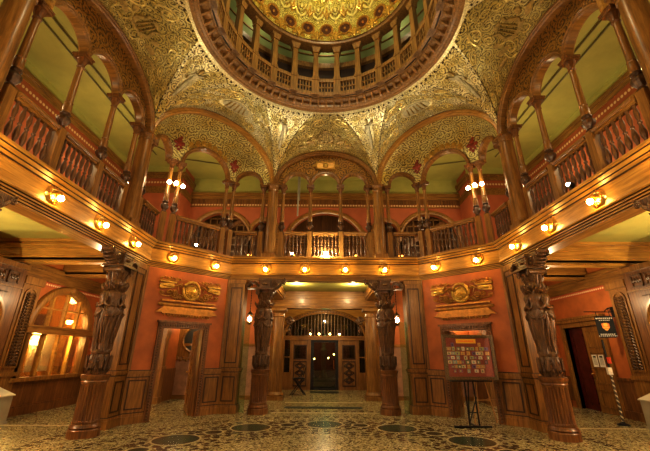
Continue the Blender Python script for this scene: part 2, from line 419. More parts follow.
# window in the left wall: y 9.85..12.35, sill .93, spring 2.22
WY0, WY1, WS, WT, WR = 9.86, 12.34, .93, 2.22, 1.24
def wall_with_arch(name, xs, y0, y1, z1, label, m):
    b = MB(); yc = (WY0+WY1)/2
    b.box(xs, xs-.2, 9.0-YC, WY0-YC, 0, z1); b.box(xs, xs-.2, y0-YC, 9.0-YC, 0, 3.74); b.box(xs, xs-.2, WY1-YC, y1-YC, 0, z1); b.box(xs, xs-.2, WY0-YC, WY1-YC, 0, WS)
    n = 16
    for i in range(n):
        t0, t1 = pi*i/n, pi*(i+1)/n
        ya, yb = yc-WR*cos(t0), yc-WR*cos(t1); za, zb = WT+WR*.92*sin(t0), WT+WR*.92*sin(t1)
        b.prism([(ya-YC, za), (yb-YC, zb), (yb-YC, z1), (ya-YC, z1)], 'x', xs, xs-.2)
    return struct(name, b, m, label=label, cat='wall', smooth=0)
wall_with_arch('wall_left', -HX, YB, 12.7, ZH, 'orange left wall around the arched office window', 'orange_plaster')
b = MB(); b.box(HX, HX+.2, 9.0-YC, 10.55-YC, 0, ZH); b.box(HX, HX+.2, YB-YC, 9.0-YC, 0, 3.74); b.box(HX, HX+.2, 12.2-YC, 12.7-YC, 0, ZH); b.box(HX, HX+.2, 10.55-YC, 12.2-YC, 2.42, ZH); b.box(HX+.6, HX+.7, 10.4-YC, 12.4-YC, 0, 2.6)
struct('wall_right', b, 'orange_plaster', label='orange right wall around the wooden double door', cat='wall', smooth=0)
for s, nm in ((-1, 'left'), (1, 'right')):
    # the hall ends in a block that juts out of the far corner, then the far wall
    wallbox('wall_corner_'+nm, s*5.6, s*(HX+.2), 12.7, YF+.2, 0, ZH, 'orange_plaster', 'orange %s corner block seen through the diagonal doorway' % nm)
    b = MB(); b.box(s*2.1, s*5.6, YF-YC, YF-YC+.2, 1.85, ZH); struct('wall_far_'+nm, b, 'orange_plaster', label='orange upper far wall %s of the entry' % nm, cat='wall', smooth=0)
    b = MB(); b.box(s*2.1, s*5.6, YF-YC-.03, YF-YC+.19, 0.12, 1.85); struct('wall_dado_'+nm, b, 'pink_stone', label='pinkish stone dado %s of the entry' % nm, cat='wall', smooth=0)
    b = MB(); b.box(s*2.1, s*5.6, YF-YC-.07, YF-YC, 1.82, 1.92); b.box(s*2.1, s*5.6, YF-YC-.06, YF-YC, 0, .14); struct('baseboard_'+nm, b, 'oak_h', label='wooden rail and base on the %s far wall' % nm, cat='baseboard')
    # entry passage side walls
    b = MB(); b.box(s*2.9, s*3.05, YF-YC+.2, YE-YC+.2, 0, ZH); struct('wall_entry_'+nm, b, 'orange_plaster', label='%s side wall of the entry passage' % nm, cat='wall', smooth=0)
wallbox('wall_back', -HX-.2, HX+.2, YB-.2, YB, 0, ZC, 'terracotta', 'wall behind the viewer')
b = MB(); b.box(-2.9, 2.9, YF-YC, YE-YC+.2, 4.0, 4.1); struct('ceiling', b, 'green_ceiling', label='green ceiling of the entry passage', cat='ceiling', smooth=0)
# gallery walls -------------------------------------------------------------
for s, nm in ((-1, 'left'), (1, 'right')):
    wallbox('wall_gallery_'+nm, s*HX, s*(HX+.2), YB, 12.9, ZG, ZC, 'terracotta', 'terracotta gallery wall on the %s' % nm)
    wallbox('wall_gallery_corner_'+nm, s*5.95, s*(HX+.2), 12.9, YF+.2, ZG, ZC, 'terracotta', 'terracotta gallery corner block on the %s' % nm)
    # green upper band
    b = MB(); b.box(s*(HX-.02), s*HX, YB-YC, 12.9-YC, 8.6, ZC); b.box(s*5.93, s*HX, 12.88-YC, 12.9-YC, 8.6, ZC)
    struct('trim', b, 'green_ceiling', label='green band above the gallery frieze on the %s' % nm, cat='trim', smooth=0)
    b = MB(); y0, y1 = YB-YC, 12.9-YC
    for z0, z1, o in ((8.58, 8.70, .10), (8.42, 8.58, .06), (7.98, 8.06, .05), (7.76, 7.98, .02)): b.box(s*(HX-o), s*HX, y0, y1, z0, z1); b.box(s*(5.95-o), s*HX, 12.9-YC-o, 12.9-YC, z0, z1); b.box(s*(5.95-o), s*5.95, 12.9-YC, YF-YC, z0, z1)
    struct('trim', b, 'oak_y', label='wooden cornice of the %s gallery wall' % nm, cat='trim')
    b = MB()
    b.quad((s*(HX-.03), y0, 8.06), (s*(HX-.03), y1, 8.06), (s*(HX-.03), y1, 8.42), (s*(HX-.03), y0, 8.42), uv=[(0,-.17), (y1-y0,-.17), (y1-y0,.17), (0,.17)])
    b.quad((s*HX, 12.9-YC-.03, 8.06), (s*5.92, 12.9-YC-.03, 8.06), (s*5.92, 12.9-YC-.03, 8.42), (s*HX, 12.9-YC-.03, 8.42), uv=[(0,-.17), (2.2,-.17), (2.2,.17), (0,.17)])
    struct('trim', b, 'dot_band_gallery', label='red frieze band with pale dots on the %s gallery wall' % nm, cat='trim', smooth=0)
# far gallery wall with arched openings
ARCHES = [(0.0, 5.60, 1.72), (-4.5, 6.05, 1.25), (4.5, 6.05, 1.25), (-2.62, 6.42, .52), (2.62, 6.42, .52)]
b = MB()
def zbot(x):
    z = ZG
    for cx, zs, r in ARCHES:
        if abs(x-cx) < r: z = max(z, zs+sqrt(max(0, r*r-(x-cx)**2)))
    return z
xs = [-5.95+11.9*i/170 for i in range(171)]
for xa, xb in zip(xs, xs[1:]):
    b.prism([(xa, zbot(xa)), (xb, zbot(xb)), (xb, 8.2), (xa, 8.2)], 'y', YF-YC, YF-YC+.15)
struct('wall_gallery_far', b, 'terracotta', label='terracotta far gallery wall with round arches', cat='wall', smooth=0)
b = MB()
for z0, z1, o in ((8.10, 8.26, .16), (7.98, 8.10, .10), (7.62, 7.66, .05)): b.box(-5.95, 5.95, YF-YC-o, YF-YC, z0, z1)
struct('trim', b, 'oak_h', label='dark wooden cornice along the far gallery wall', cat='trim')
b = MB(); b.box(-5.95, 5.95, YF-YC-.05, YF-YC, 7.76, 7.98); struct('trim', b, 'red_oak', label='wooden frieze board along the far gallery wall', cat='trim')
b = MB(); b.quad((-5.9, YF-YC-.04, 7.66), (5.9, YF-YC-.04, 7.66), (5.9, YF-YC-.04, 7.76), (-5.9, YF-YC-.04, 7.76), uv=[(0,-.05), (11.8,-.05), (11.8,.05), (0,.05)])
struct('trim', b, 'dot_band_gallery', label='row of pale dots along the far gallery wall', cat='trim', smooth=0)
b = MB(); b.box(-5.95, 5.95, YF-YC-.01, YF-YC+.15, 8.2, ZC); struct('trim', b, 'green_ceiling', label='green band above the far gallery cornice', cat='trim', smooth=0)
for k, (cx, zs, r) in enumerate(ARCHES):
    b = MB(); b.arch(cx, zs, r, r, [(0,0),(0,-.08),(.05,-.11),(.09,-.11),(.11,-.08),(.17,-.08),(.2,-.05),(.2,0)], 32)
    for sx in (-1, 1): b.box(cx+sx*r, cx+sx*(r+.19), 0, -.08, ZG, zs)
    b.xform(Matrix.Translation((0, YF-YC, 0)))
    struct('trim', b, 'oak_h', label='wooden arch frame on the far gallery wall, %s' % ['wide centre arch', 'left of centre', 'right of centre', 'small arch left of the wide one', 'small arch right of the wide one'][k], cat='trim')
# what the gallery arches show: timber stair and panelling behind
b = MB(); b.box(-6, 6, YF-YC+1.5, YF-YC+1.6, ZG, 8.2); struct('wall_stair', b, 'red_oak', label='dark panelled wall behind the gallery arches', cat='wall', smooth=0)
t = thing('staircase', 'dark wooden stair flight behind the wide central gallery arch', 'stairs', (0, YF+.2, ZG))
b = MB()
for i in range(12): b.box(-1.7, 1.7, .12+.09*i, .22+.09*i, .16*i+.55, .16*i+.62)
b.build('stair_tread', 'oak_h', t)
for sx in (-1.15, 1.15): b = MB(); b.prism([(.1, .0), (1.25, 2.3), (1.25, 2.7), (.1, .9)], 'x', sx-.04, sx+.04); b.build('stair_stringer', 'red_oak', t)
for sx in (-1, 1):
    t = thing('arched_partition', 'dark timber lattice partition behind the %s gallery arch' % ('left' if sx < 0 else 'right'), 'partition', (sx*4.5, YF+.3, ZG))
    b = MB()
    for i in range(9): b.box(-1.2+.3*i-.02, -1.2+.3*i+.02, 0, .05, 0, 2.8)
    for i in range(10): b.box(-1.2, 1.2, .0, .05, .3*i, .3*i+.05)
    b.build('lattice', 'oak_v', t)
    b = MB(); b.prism([(-1.15, 1.3), (.9, 2.6), (.9, 2.8), (-1.15, 1.5)], 'y', -.04, .0); b.build('brace', 'red_oak', t)

# ------------------------------------------------------------------ octagon: frieze, piers, diagonal walls
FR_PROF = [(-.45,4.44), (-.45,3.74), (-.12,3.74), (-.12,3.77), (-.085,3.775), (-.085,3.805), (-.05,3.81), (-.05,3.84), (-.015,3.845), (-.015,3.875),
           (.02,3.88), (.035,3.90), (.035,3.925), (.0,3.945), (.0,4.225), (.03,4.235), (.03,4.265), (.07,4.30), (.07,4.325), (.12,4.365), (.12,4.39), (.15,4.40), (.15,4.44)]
def octsweep(prof, diag, z=0, m=0, b=None, dark=()):
    b = b or MB(); k = len(prof); vs = []
    for sgn in (-1, 1):
        for ins, zz in prof:
            o = -ins; vs.append((sgn*(half_diag(o) if diag else half_long(o)), (C0 if diag else A0)+o, zz+z))
    fs = [(j, (j+1) % k, k+(j+1) % k, k+j) for j in range(k)]+[tuple(range(k)), tuple(reversed(range(k, 2*k)))]
    b.add(vs, fs, m)
    for j in dark: b.m[len(b.m)-len(fs)+j] = 1  # these faces get dark wood to imitate shade between the mouldings
    return b
ALL = (FRONT, RIGHT, LEFT, BACK, FL, FR, BL, BR); DIAG = (FL, FR, BL, BR); LONG = (FRONT, LEFT, RIGHT, BACK)
for phi in ALL:
    struct('trim', octsweep(FR_PROF, phi in DIAG, dark=(3,5,7,9,12,15,17,19)), ['honey', 'shade_and_lozenge_wood'], phi, 'golden oak frieze beam on the %s side' % SIDE[phi], 'frieze', smooth=25)
# corner piers either end of the long sides
for phi in LONG:
    for s in (-1, 1):
        b = MB(); x1 = half_long(.06); x0 = 2.50
        b.prism([(s*x0, A0+.06), (s*x1, A0+.06), (s*half_long(.5), A0+.5), (s*x0, A0+.5)], 'z', 0, 3.75)
        for z0, z1, o in ((0,.17,.05), (.17,.21,.035), (1.08,1.12,.04), (1.12,1.17,.055), (1.02,1.05,.02), (3.62,3.75,.03)):
            b.prism([(s*(x0-o), A0+.06-o), (s*half_long(.06-o), A0+.06-o), (s*half_long(.1), A0+.1), (s*(x0-o), A0+.5)], 'z', z0, z1)
        # panel mouldings above and below the dado rail, coloured dark as shade lines
        for z0, z1 in ((.30, .95), (1.3, 3.5)):
            xa, xb = s*(x0+.07), s*(x1-.08); y = A0+.06
            for p in ((xa, xb, z0, z0+.03), (xa, xb, z1-.03, z1), (xa, xa+s*.03, z0, z1), (xb-s*.03, xb, z0, z1)): b.box(p[0], p[1], y-.015, y+.01, p[2], p[3], 1)
        for z in (.215, 1.065, 1.175): b.prism([(s*(x0-.012), A0+.06-.012), (s*half_long(.06-.012), A0+.06-.012), (s*half_long(.1), A0+.1), (s*(x0-.012), A0+.5)], 'z', z-.012, z+.012, 1)  # dark bands painting the shade at the pier mouldings
        struct('trim', b, ['oak_v', 'shade_and_lozenge_wood'], phi, 'oak corner pier at the %s end of the %s side' % ('left' if s < 0 else 'right', SIDE[phi]), 'pier')
# diagonal walls with a doorway each
DO, DT = .58, 2.20     # door half width, head height
for phi in DIAG:
    y0, y1 = C0+.06, C0+.26; hw = half_diag(.06); S = SIDE[phi]
    b = MB(); b.box(-hw, -DO, y0, y1, 0, 3.75); b.box(DO, hw, y0, y1, 0, 3.75); b.box(-DO, DO, y0, y1, DT, 3.75)
    struct('wall_'+S.replace(' ', '_'), b, 'orange_plaster', phi, 'orange plaster wall of the %s side above its doorway' % S, 'wall', smooth=0)
    b = MB()
    for s in (-1, 1):
        xa, xb = s*(DO+.13), s*(hw+.0)
        b.box(xa, xb, y0-.03, y0, 0, 1.08); b.box(xa, xb, y0-.08, y0, 1.08, 1.15); b.box(xa, xb, y0-.05, y0, 1.02, 1.08); b.box(xa, xb, y0-.06, y0, 0, .16); b.box(xa, xb, y0-.045, y0, .16, .22)
        ia, ib = xa+s*.06, xb-s*.06
        for p in ((ia, ib, .3, .33), (ia, ib, .92, .95), (ia, ia+s*.03, .3, .95), (ib-s*.03, ib, .3, .95)): b.box(p[0], p[1], y0-.045, y0-.02, p[2], p[3], 1)  # panel outlines in dark wood as painted groove shade
        for z in (.23, 1.01, 1.158): b.box(xa, xb, y0-.04, y0, z-.012, z+.012, 1)  # dark bands in place of shade along the rails
    b.box(-hw, -hw+.06, y0-.025, y0, 1.15, 3.75); b.box(hw-.06, hw, y0-.025, y0, 1.15, 3.75)
    struct('trim', b, ['oak_v', 'shade_and_lozenge_wood'], phi, 'oak wainscot beside the doorway of the %s side' % S, 'wainscot')
    # door case with a beaded carved edge
    d = MB()
    for s in (-1, 1):
        d.box(s*DO, s*(DO+.13), y0-.07, y1, 0, DT+.13); d.box(s*(DO-.03), s*DO, y0-.02, y1, 0, DT)
    d.box(-DO-.13, DO+.13, y0-.07, y1, DT, DT+.13); d.box(-DO-.17, DO+.17, y0-.11, y0+.03, DT+.13, DT+.18)
    dr = struct('door', d, 'red_oak', phi, 'carved oak door case in the %s wall' % S, 'door')
    c = MB()
    for s in (-1, 1):
        for i in range(34): c.ball((s*(DO+.065), y0-.075, .06+i*.066), (.035,.018,.027), 6, 5)
    for i in range(19): c.ball((-.6+i*.0667, y0-.075, DT+.065), (.027,.018,.035), 6, 5)
    c.build('carved_bead', 'carved', dr)
    if phi in (FL, FR):
        # panelled leaf standing open into the hall behind, hinged on the inner edge
        s = 1 if phi == FL else -1
        l = MB(); W, T = 1.12, .05
        l.box(0, W, -T/2, T/2, 0, DT-.02)
        lf = l.build('door_leaf', 'oak_v', dr, (s*(DO-.04), y1+.01, .01), radians(71) if s > 0 else radians(109))
        p = MB()
        for i in range(5):
            z0 = .16+i*.40
            for a in (.12, .60):
                for yy in (-T/2, T/2):
                    for q in ((a, a+.40, z0, z0+.03), (a, a+.40, z0+.30, z0+.33), (a, a+.03, z0, z0+.33), (a+.37, a+.40, z0, z0+.33)):
                        p.box(q[0], q[1], yy-.012, yy+.012, q[2], q[3])
        p.build('door_panel', 'oak_v', lf)
        h = MB(); h.ball((W-.06, -.07, 1.02), .03); h.ball((W-.06, .07, 1.02), .03); h.tube([(W-.06,-.07,1.02), (W-.06,.07,1.02)], .01)
        h.build('door_knob', 'brass', lf)
# gilt overdoor ornament
def overdoor(phi, label):
    t = thing('overdoor_relief', label, 'wall ornament', bay(phi, .03, C0+.06, 2.50), brot(phi))
    b = MB()      # scrolled sill with leafy lower edge
    b.lathe([(.0,-.85),(.035,-.84),(.05,-.80),(.05,.80),(.035,.84),(0,.85)], 10, m=0)
    b.xform(Matrix.Translation((0,-.05,.30)) @ Matrix.Rotation(pi/2, 4, 'Y'))
    b.box(-.78, .78, -.10, 0, .38, .43); b.box(-.72, .72, -.07, 0, .06, .24); b.prism([(-.88,.09),(.88,.09),(.70,.25),(-.70,.25)], 'y', -.08, 0)
    b.build('scroll_sill', 'gilt', t)
    b = MB()
    for i in range(17):
        x = -.64+.08*i; b.ball((x, -.03, .03+.012*(i % 2)), (.035,.03,.035), 6, 5)
        if i % 2: b.tube([(x,-.03,.03), (x+.04,-.05,-.02), (x+.07,-.03,.0)], .012, 6)
    b.build('leaf_fringe', 'gilt', t)
    b = MB()      # central shell cartouche in a wreath
    ring = [(.235*cos(2*pi*i/28), -.08, .72+.25*sin(2*pi*i/28)) for i in range(29)]
    b.tube(ring, [.035+.012*(i % 2) for i in range(29)], 7)
    b.tube([(.17*cos(2*pi*i/24), -.10, .70+.17*sin(2*pi*i/24)) for i in range(25)], .018, 6)
    for i in range(9):
        a = pi*(.08+.84*i/8); b.tube([(0,-.08,.60), (.10*cos(a),-.12,.60+.10*sin(a)), (.19*cos(a),-.07,.60+.20*sin(a))], [.012,.03,.016], 6)
    b.ball((0,-.06,.70), (.19,.05,.2), 14, 8); b.ball((0,-.13,.57), .045, 8, 6)
    b.build('shell_cartouche', 'gilt_bright', t)
    for s in (-1, 1):
        b = MB()
        for cx, cz, r0, tw in ((.46, .60, .13, 1), (.30, .52, .06, -1), (.62, .63, .06, -1)):
            pts = []; rad = []
            for i in range(30):
                a = i/29*3.6*pi; r = r0*(1-.80*i/29); pts.append((s*(cx+r*cos(a*tw+pi)), -.06-.02*sin(i*.6), cz+r*sin(a*tw+pi))); rad.append(.026*(1-.4*i/29))
            b.tube(pts, rad, 6)
        for i in range(6):
            a = i/6*2*pi; b.ball((s*(.46+.055*cos(a)), -.09, .60+.055*sin(a)), (.03,.03,.03), 6, 5)
        b.ball((s*.46,-.11,.60), .03, 6, 5)
        b.tube([(s*.25,-.05,.80), (s*.36,-.07,.86), (s*.48,-.06,.80), (s*.56,-.05,.86)], [.02,.03,.02,.012], 6)
        for cx, cz, r0, tw, a0 in ((.80,.58,.07,1,0), (.33,.86,.06,1,2), (.42,1.0,.05,-1,1), (.66,.98,.055,1,4), (.86,.98,.045,-1,2)):
            b.tube([(s*(cx+r0*(1-.8*i/16)*cos(a0+tw*i*.62)), -.05, cz+r0*(1-.8*i/16)*sin(a0+tw*i*.62)) for i in range(17)], .016, 5)
        b.tube([(s*.36,-.05,.70),(s*.40,-.05,.84),(s*.43,-.05,.96),(s*.66,-.05,.95),(s*.87,-.05,.95)], .016, 5); b.tube([(s*.55,-.05,.54),(s*.68,-.05,.52),(s*.80,-.05,.54)], .016, 5); b.tube([(s*.40,-.05,.84),(s*.33,-.05,.84)], .014, 5)
        for i in range(5): b.ball((s*(.22+.05*i), -.05, .50-.012*i), (.03,.03,.022), 6, 5)
        b.build('scroll', 'gilt', t)
        b = MB(); b.prism([(s*.50,.76),(s*.86,.70),(s*.90,.75),(s*.88,.84),(s*.52,.88)], 'y', -.09, 0); b.box(s*.46, s*.9, -.11, 0, .88, .92); b.ball((s*.68,-.09,.80), (.16,.03,.045), 10, 6)
        b.build('side_tablet', 'gilt_bright', t)
    b = MB()
    for i in range(21):
        x = -.85+.085*i
        if abs(x) > .26: b.ball((x, -.025, 1.02+.02*(i % 2)), (.03,.025,.025), 6, 5)
    b.tube([(-.86+.086*i, -.02, 1.0+.03*sin(i*1.7)) if abs(-.86+.086*i) > .0 else (0,-.02,1.02) for i in range(21)], .010, 5)
    b.build('garland', 'gilt', t)
overdoor(FL, 'gilded scroll and shell relief over the left diagonal doorway')
overdoor(FR, 'gilded scroll and shell relief over the right diagonal doorway behind the easel')
for s, nm in ((-1, 'left'), (1, 'right')):
    b = MB(); y = 12.7-YC
    b.box(s*5.6, s*HX, y-.04, y, 0, 1.05); b.box(s*5.6, s*HX, y-.08, y, 1.05, 1.13); b.box(s*5.6, s*HX, y-.07, y, 0, .16); b.box(s*5.56, s*5.6, y, YF-YC, 0, 1.05)
    struct('trim', b, 'red_oak', None, 'dark oak dado of the %s corner block behind the diagonal doorway' % nm, 'wainscot')
    b = MB(); b.box(s*5.50, s*5.86, y-.10, y+.16, 0, 3.5); b.box(s*5.46, s*5.90, y-.14, y+.2, 0, .2); b.box(s*5.46, s*5.90, y-.14, y+.2, 1.05, 1.14); b.box(s*5.46, s*5.9, y-.15, y+.2, 2.2, 2.3); b.box(s*5.48, s*5.88, y-.13, y+.2, 2.05, 2.2)
    struct('trim', b, 'oak_v', None, 'oak post on the edge of the %s corner block' % nm, 'post')
# ------------------------------------------------------------------ gallery arcade, vault and dome
ZS = 7.08                     # spring of the gallery arches
BIGL = dict(rx=1.66, rz=1.18, d0=4.66, d1=4.93)
BIGD = dict(rx=1.98, rz=1.52, d0=4.60, d1=4.80)
ARCH_P = lambda t, d0, d1: [(0, d0+.05), (.03, d0+.02), (.06, d0+.02), (.08, d0), (t-.03, d0), (t, d0+.03), (t, d1-.03), (t-.03, d1), (.04, d1), (0, d1-.05)]
def span(phi, centres, rad, y0, y1, rot=None, where=''):
    pass
def arch_low(x, arcs):
    z = ZS
    for cx, r in arcs:
        if abs(x-cx) < r+.0: z = max(z, ZS+sqrt(max(0, (r)**2-(x-cx)**2)))
    return z
def gx(phi, x): return 1.1*x-.2 if phi == LEFT else 1.1*x+.2 if phi == RIGHT else x
def gmap(b, phi):
    b.v = [(gx(phi, x), y, z) for x, y, z in b.v]; return b
LARCS = [(-.995,.42), (0,.45), (.995,.42)]
for phi in LONG:
    S = SIDE[phi]
    nm = ('left of', 'at', 'right of')
    for (cx, r), w in zip(LARCS, nm):
        b = MB(); b.arch(cx, ZS, r, r, ARCH_P(.11, 4.70, 4.94), 22); gmap(b, phi)
        struct('trim', b, 'oak_y', phi, 'small round wooden arch %s the middle of the %s gallery bay' % (w, S), 'arch')
    b = MB(); b.arch(0, ZS, BIGL['rx'], BIGL['rz'], ARCH_P(.15, 4.60, 4.92), 40); gmap(b, phi)
    struct('trim', b, 'oak_y', phi, 'wide wooden arch over the %s gallery bay' % S, 'arch')
    # tympanum
    b = MB(); n = 90; X = 1.72
    def zt(x): return ZS+(BIGL['rz']+.06)*sqrt(max(0, 1-(x/1.72)**2))
    for i in range(n):
        xa, xb = -X+2*X*i/n, -X+2*X*(i+1)/n
        za, zb = arch_low(xa, [(c, r+.05) for c, r in LARCS]), arch_low(xb, [(c, r+.05) for c, r in LARCS])
        ta, tb = max(zt(xa), za+.001), max(zt(xb), zb+.001)
        for d in (4.76, 4.90): b.quad((xa, d, za), (xb, d, zb), (xb, d, tb), (xa, d, ta), uv=[(xa, za), (xb, zb), (xb, tb), (xa, ta)])
    gmap(b, phi)
    struct('wall_tympanum', b, 'tympanum_bronze', phi, 'gilded carved tympanum over the three arches of the %s gallery bay' % S, 'tympanum', smooth=0)
    if phi == FRONT:
        t = thing('carved_tablet', 'small gilt tablet at the crown of the far front tympanum', 'wall ornament', bay(phi, 0, 4.74, 7.72), brot(phi))
        b = MB(); b.box(-.30, .30, -.03, .03, .0, .26); b.build('tablet', 'gilt', t)
        b = MB()
        for z in (0, .26): b.tube([(-.33,-.03,z), (.33,-.03,z)], .025, 6)
        for s in (-1, 1): b.tube([(s*.32,-.03,-.02), (s*.32,-.03,.28)], .025, 6); b.ball((s*.40,-.02,.13), (.09,.03,.05), 8, 6)
        b.ball((0,-.05,.13), (.1,.03,.09), 10, 6); b.build('tablet_frame', 'gilt_bright', t)
# diagonal bays: three arches on a three-sided screen, set behind one wide arch
OS = .10
hd = half_diag(OS); dd = C0+OS
CX, CD = (1.81+4.80)/R2*0+2.114, 4.674     # big column in the diagonal frame
def dpath(u):
    """u along the screen, 0 at the chamfer middle; returns x, d in the diagonal frame"""
    if abs(u) <= hd: return u, dd
    s = 1 if u > 0 else -1; e = abs(u)-hd
    return s*(hd+e/R2), dd-e/R2
UMAX = hd+(CX-.05-hd)*R2
DARCS = [(0, .74), (1.58, .42), (-1.58, .42)]
for phi in DIAG:
    S = SIDE[phi]
    for (cu, r), w in zip(DARCS, ('middle', 'right-hand', 'left-hand')):
        b = MB(); prof = ARCH_P(.11, -.12, .12)
        b.arch(cu, ZS, r, r, prof, 26)
        # bend onto the screen
        for i, (x, y, z) in enumerate(b.v):
            if abs(cu) < .1: b.v[i] = (x, dd+y, z)
            else:
                s = 1 if cu > 0 else -1; px, pd = dpath(x)
                if abs(x) <= hd: px, pd = s*(hd+(abs(x)-hd)/R2), dd-(abs(x)-hd)/R2
                b.v[i] = (px+s*y/R2, pd+y/R2, z)
        struct('trim', b, 'oak_y', phi, '%s small wooden arch of the %s gallery bay' % (w, S), 'arch')
    b = MB(); b.arch(0, ZS, BIGD['rx'], BIGD['rz'], ARCH_P(.16, 4.58, 4.78), 44)
    struct('trim', b, 'honey', phi, 'wide wooden arch spanning the %s gallery bay' % S, 'arch')
    def zbig(x): return ZS+(BIGD['rz']+.04)*sqrt(max(0, 1-(x/2.03)**2))
    b = MB(); n = 110
    us = [-UMAX+2*UMAX*i/n for i in range(n+1)]
    da = [(c, r+.05) for c, r in DARCS]
    for ua, ub in zip(us, us[1:]):
        (xa, ya), (xb, yb) = dpath(ua), dpath(ub)
        za, zb = arch_low(ua, da), arch_low(ub, da); ta, tb = max(zbig(xa)-.10, za+.002), max(zbig(xb)-.10, zb+.002)
        b.quad((xa, ya, za), (xb, yb, zb), (xb, yb, tb), (xa, ya, ta), uv=[(ua, za), (ub, zb), (ub, tb), (ua, ta)])
        # soffit of the wide arch, running back to the screen
        f = lambda x: (x, 4.76)
        b.quad((xa, ya, ta), (xb, yb, tb), (xb, 4.76, max(zbig(xb), tb)), (xa, 4.76, max(zbig(xa), ta)), uv=[(ua, ta), (ub, tb), (ub, tb+yb-4.76), (ua, ta+ya-4.76)])
    ty = struct('wall_tympanum', b, 'tympanum_gold', phi, 'gold scrollwork tympanum of the %s gallery bay' % S, 'tympanum', smooth=0)
    for cu, cz, sx in ((-.98, 7.72, 1), (.98, 7.72, 1)):
        x, d = dpath(cu); m = MB()
        for dx, dz, r in ((0,0,.10), (.0,.14,.08), (-.11,.03,.07), (.11,.03,.07), (-.07,-.12,.05), (.07,-.12,.05), (0,-.2,.05), (.04,.24,.05)): m.ball((x+dx, d-.02, cz+dz), (r,.03,r), 8, 6)
        m.build('red_crest', 'red_motif', ty)
    m = MB()
    for k in range(-3, 4):
        x = k*.2; z = 8.1-.25*(k/3)**2
        m.ball((x, dd-.02, z), (.09,.03,.12), 8, 6); m.tube([(x-.1, dd-.03, z-.12), (x, dd-.05, z-.02), (x+.1, dd-.03, z-.12)], .02, 6)
    m.build('gold_garland', 'gilt_bright', ty)

# vault: 16 cells between the arches and the ring ---------------------------
RR, RZ = 3.10, 8.86
def ringpt(a): return (RR*sin(a), RR*cos(a), RZ)      # a clockwise from +Y, relative to the centre
def profile(A, R, k):
    h = 1-cos(k*pi/2); v = sin(k*pi/2); h = .75*h+.25*k
    return (A[0]+(R[0]-A[0])*h, A[1]+(R[1]-A[1])*h, A[2]+(R[2]-A[2])*v)
GL = radians(6.4); GD = radians(37.0)
def colpt(phi, s, d=4.76):
    x, y, _ = bay(phi, gx(phi, s*1.81), d); return Vector((x, y-YC, ZS))
def arcfn(P, Q, rise, pull=0):
    mid = (P+Q)/2; h = (Q-P)/2; out = Vector((mid.x, mid.y, 0)).normalized()
    return lambda t: mid-h*cos(pi*t)-out*pull*sin(pi*t)+Vector((0,0,rise*sin(pi*t)))
def cell(name, fnA, a0, a1, mats, label, motif=None, border=True):
    def S(t, k): return profile(fnA(t), ringpt(a0+(a1-a0)*t), k)
    nt_, nk = 28, 24
    def mf(i, j):
        if j >= nk-1: return 1
        if border and (i < 1 or i >= nt_-1): return 1
        return 0
    def uvf(t, k):
        p, q = S(t, k), S(.5, k)
        return (sqrt((p[0]-q[0])**2+(p[1]-q[1])**2)*(1 if t > .5 else -1)+a0*7.3, k*2.6)
    b = MB(); b.grid(S, nt_, nk, mfn=mf, uvfn=uvf)
    o = struct('ceiling', b, mats, 0, label, 'vault', smooth=60)
    def onsurf(t, k, off=.03):
        e = .01
        p = Vector(S(t, k)); a = Vector(S(min(1, t+e), k))-Vector(S(max(0, t-e), k)); c_ = Vector(S(t, min(1, k+e)))-Vector(S(t, max(0, k-e)))
        nrm = a.cross(c_)
        if nrm.length < 1e-9: nrm = Vector((0,0,-1))
        nrm.normalize()
        if nrm.z > 0: nrm = -nrm
        return p+nrm*off
    m = MB()
    n = max(3, int(abs(a1-a0)*RR/.17))
    for i in range(n): m.ball(tuple(onsurf((i+.5)/n, .94, .01)), .03, 6, 5)
    if border:
        for i in range(14):
            for t in (.035, .965): m.ball(tuple(onsurf(t, .18+.72*i/13, .008)), .02, 5, 4)
    m.build('stud_row', 'bronze', o)
    if motif: motif(o, onsurf)
    return o
def rel(o, onsurf, shapes, mat, name, t0, k0, st, sk, off=.035):
    """flat raised shapes (polygons in local units) laid on the vault"""
    m = MB()
    for poly in shapes:
        cx = sum(p[0] for p in poly)/len(poly); cy = sum(p[1] for p in poly)/len(poly)
        top = [tuple(onsurf(t0+x*st, k0+y*sk, off)) for x, y in poly]; low = [tuple(onsurf(t0+x*st*1.06, k0+y*sk*1.0, -.005)) for x, y in poly]
        mid = tuple(onsurf(t0+cx*st, k0+cy*sk, off*1.5)); n = len(poly)
        m.add(top+low+[mid], [(i, (i+1) % n, 2*n) for i in range(n)]+[(i, i+n, (i+1) % n+n, (i+1) % n) for i in range(n)])
    m.build(name, mat, o)
def ell(cx, cy, rx, ry, n=12, a=0): return [(cx+rx*cos(2*pi*i/n)*cos(a)-ry*sin(2*pi*i/n)*sin(a), cy+rx*cos(2*pi*i/n)*sin(a)+ry*sin(2*pi*i/n)*cos(a)) for i in range(n)]
def strip(x0, y0, x1, y1, w): 
    l = sqrt((x1-x0)**2+(y1-y0)**2); nx, ny = -(y1-y0)/l*w, (x1-x0)/l*w
    return [(x0+nx, y0+ny), (x1+nx, y1+ny), (x1-nx, y1-ny), (x0-nx, y0-ny)]
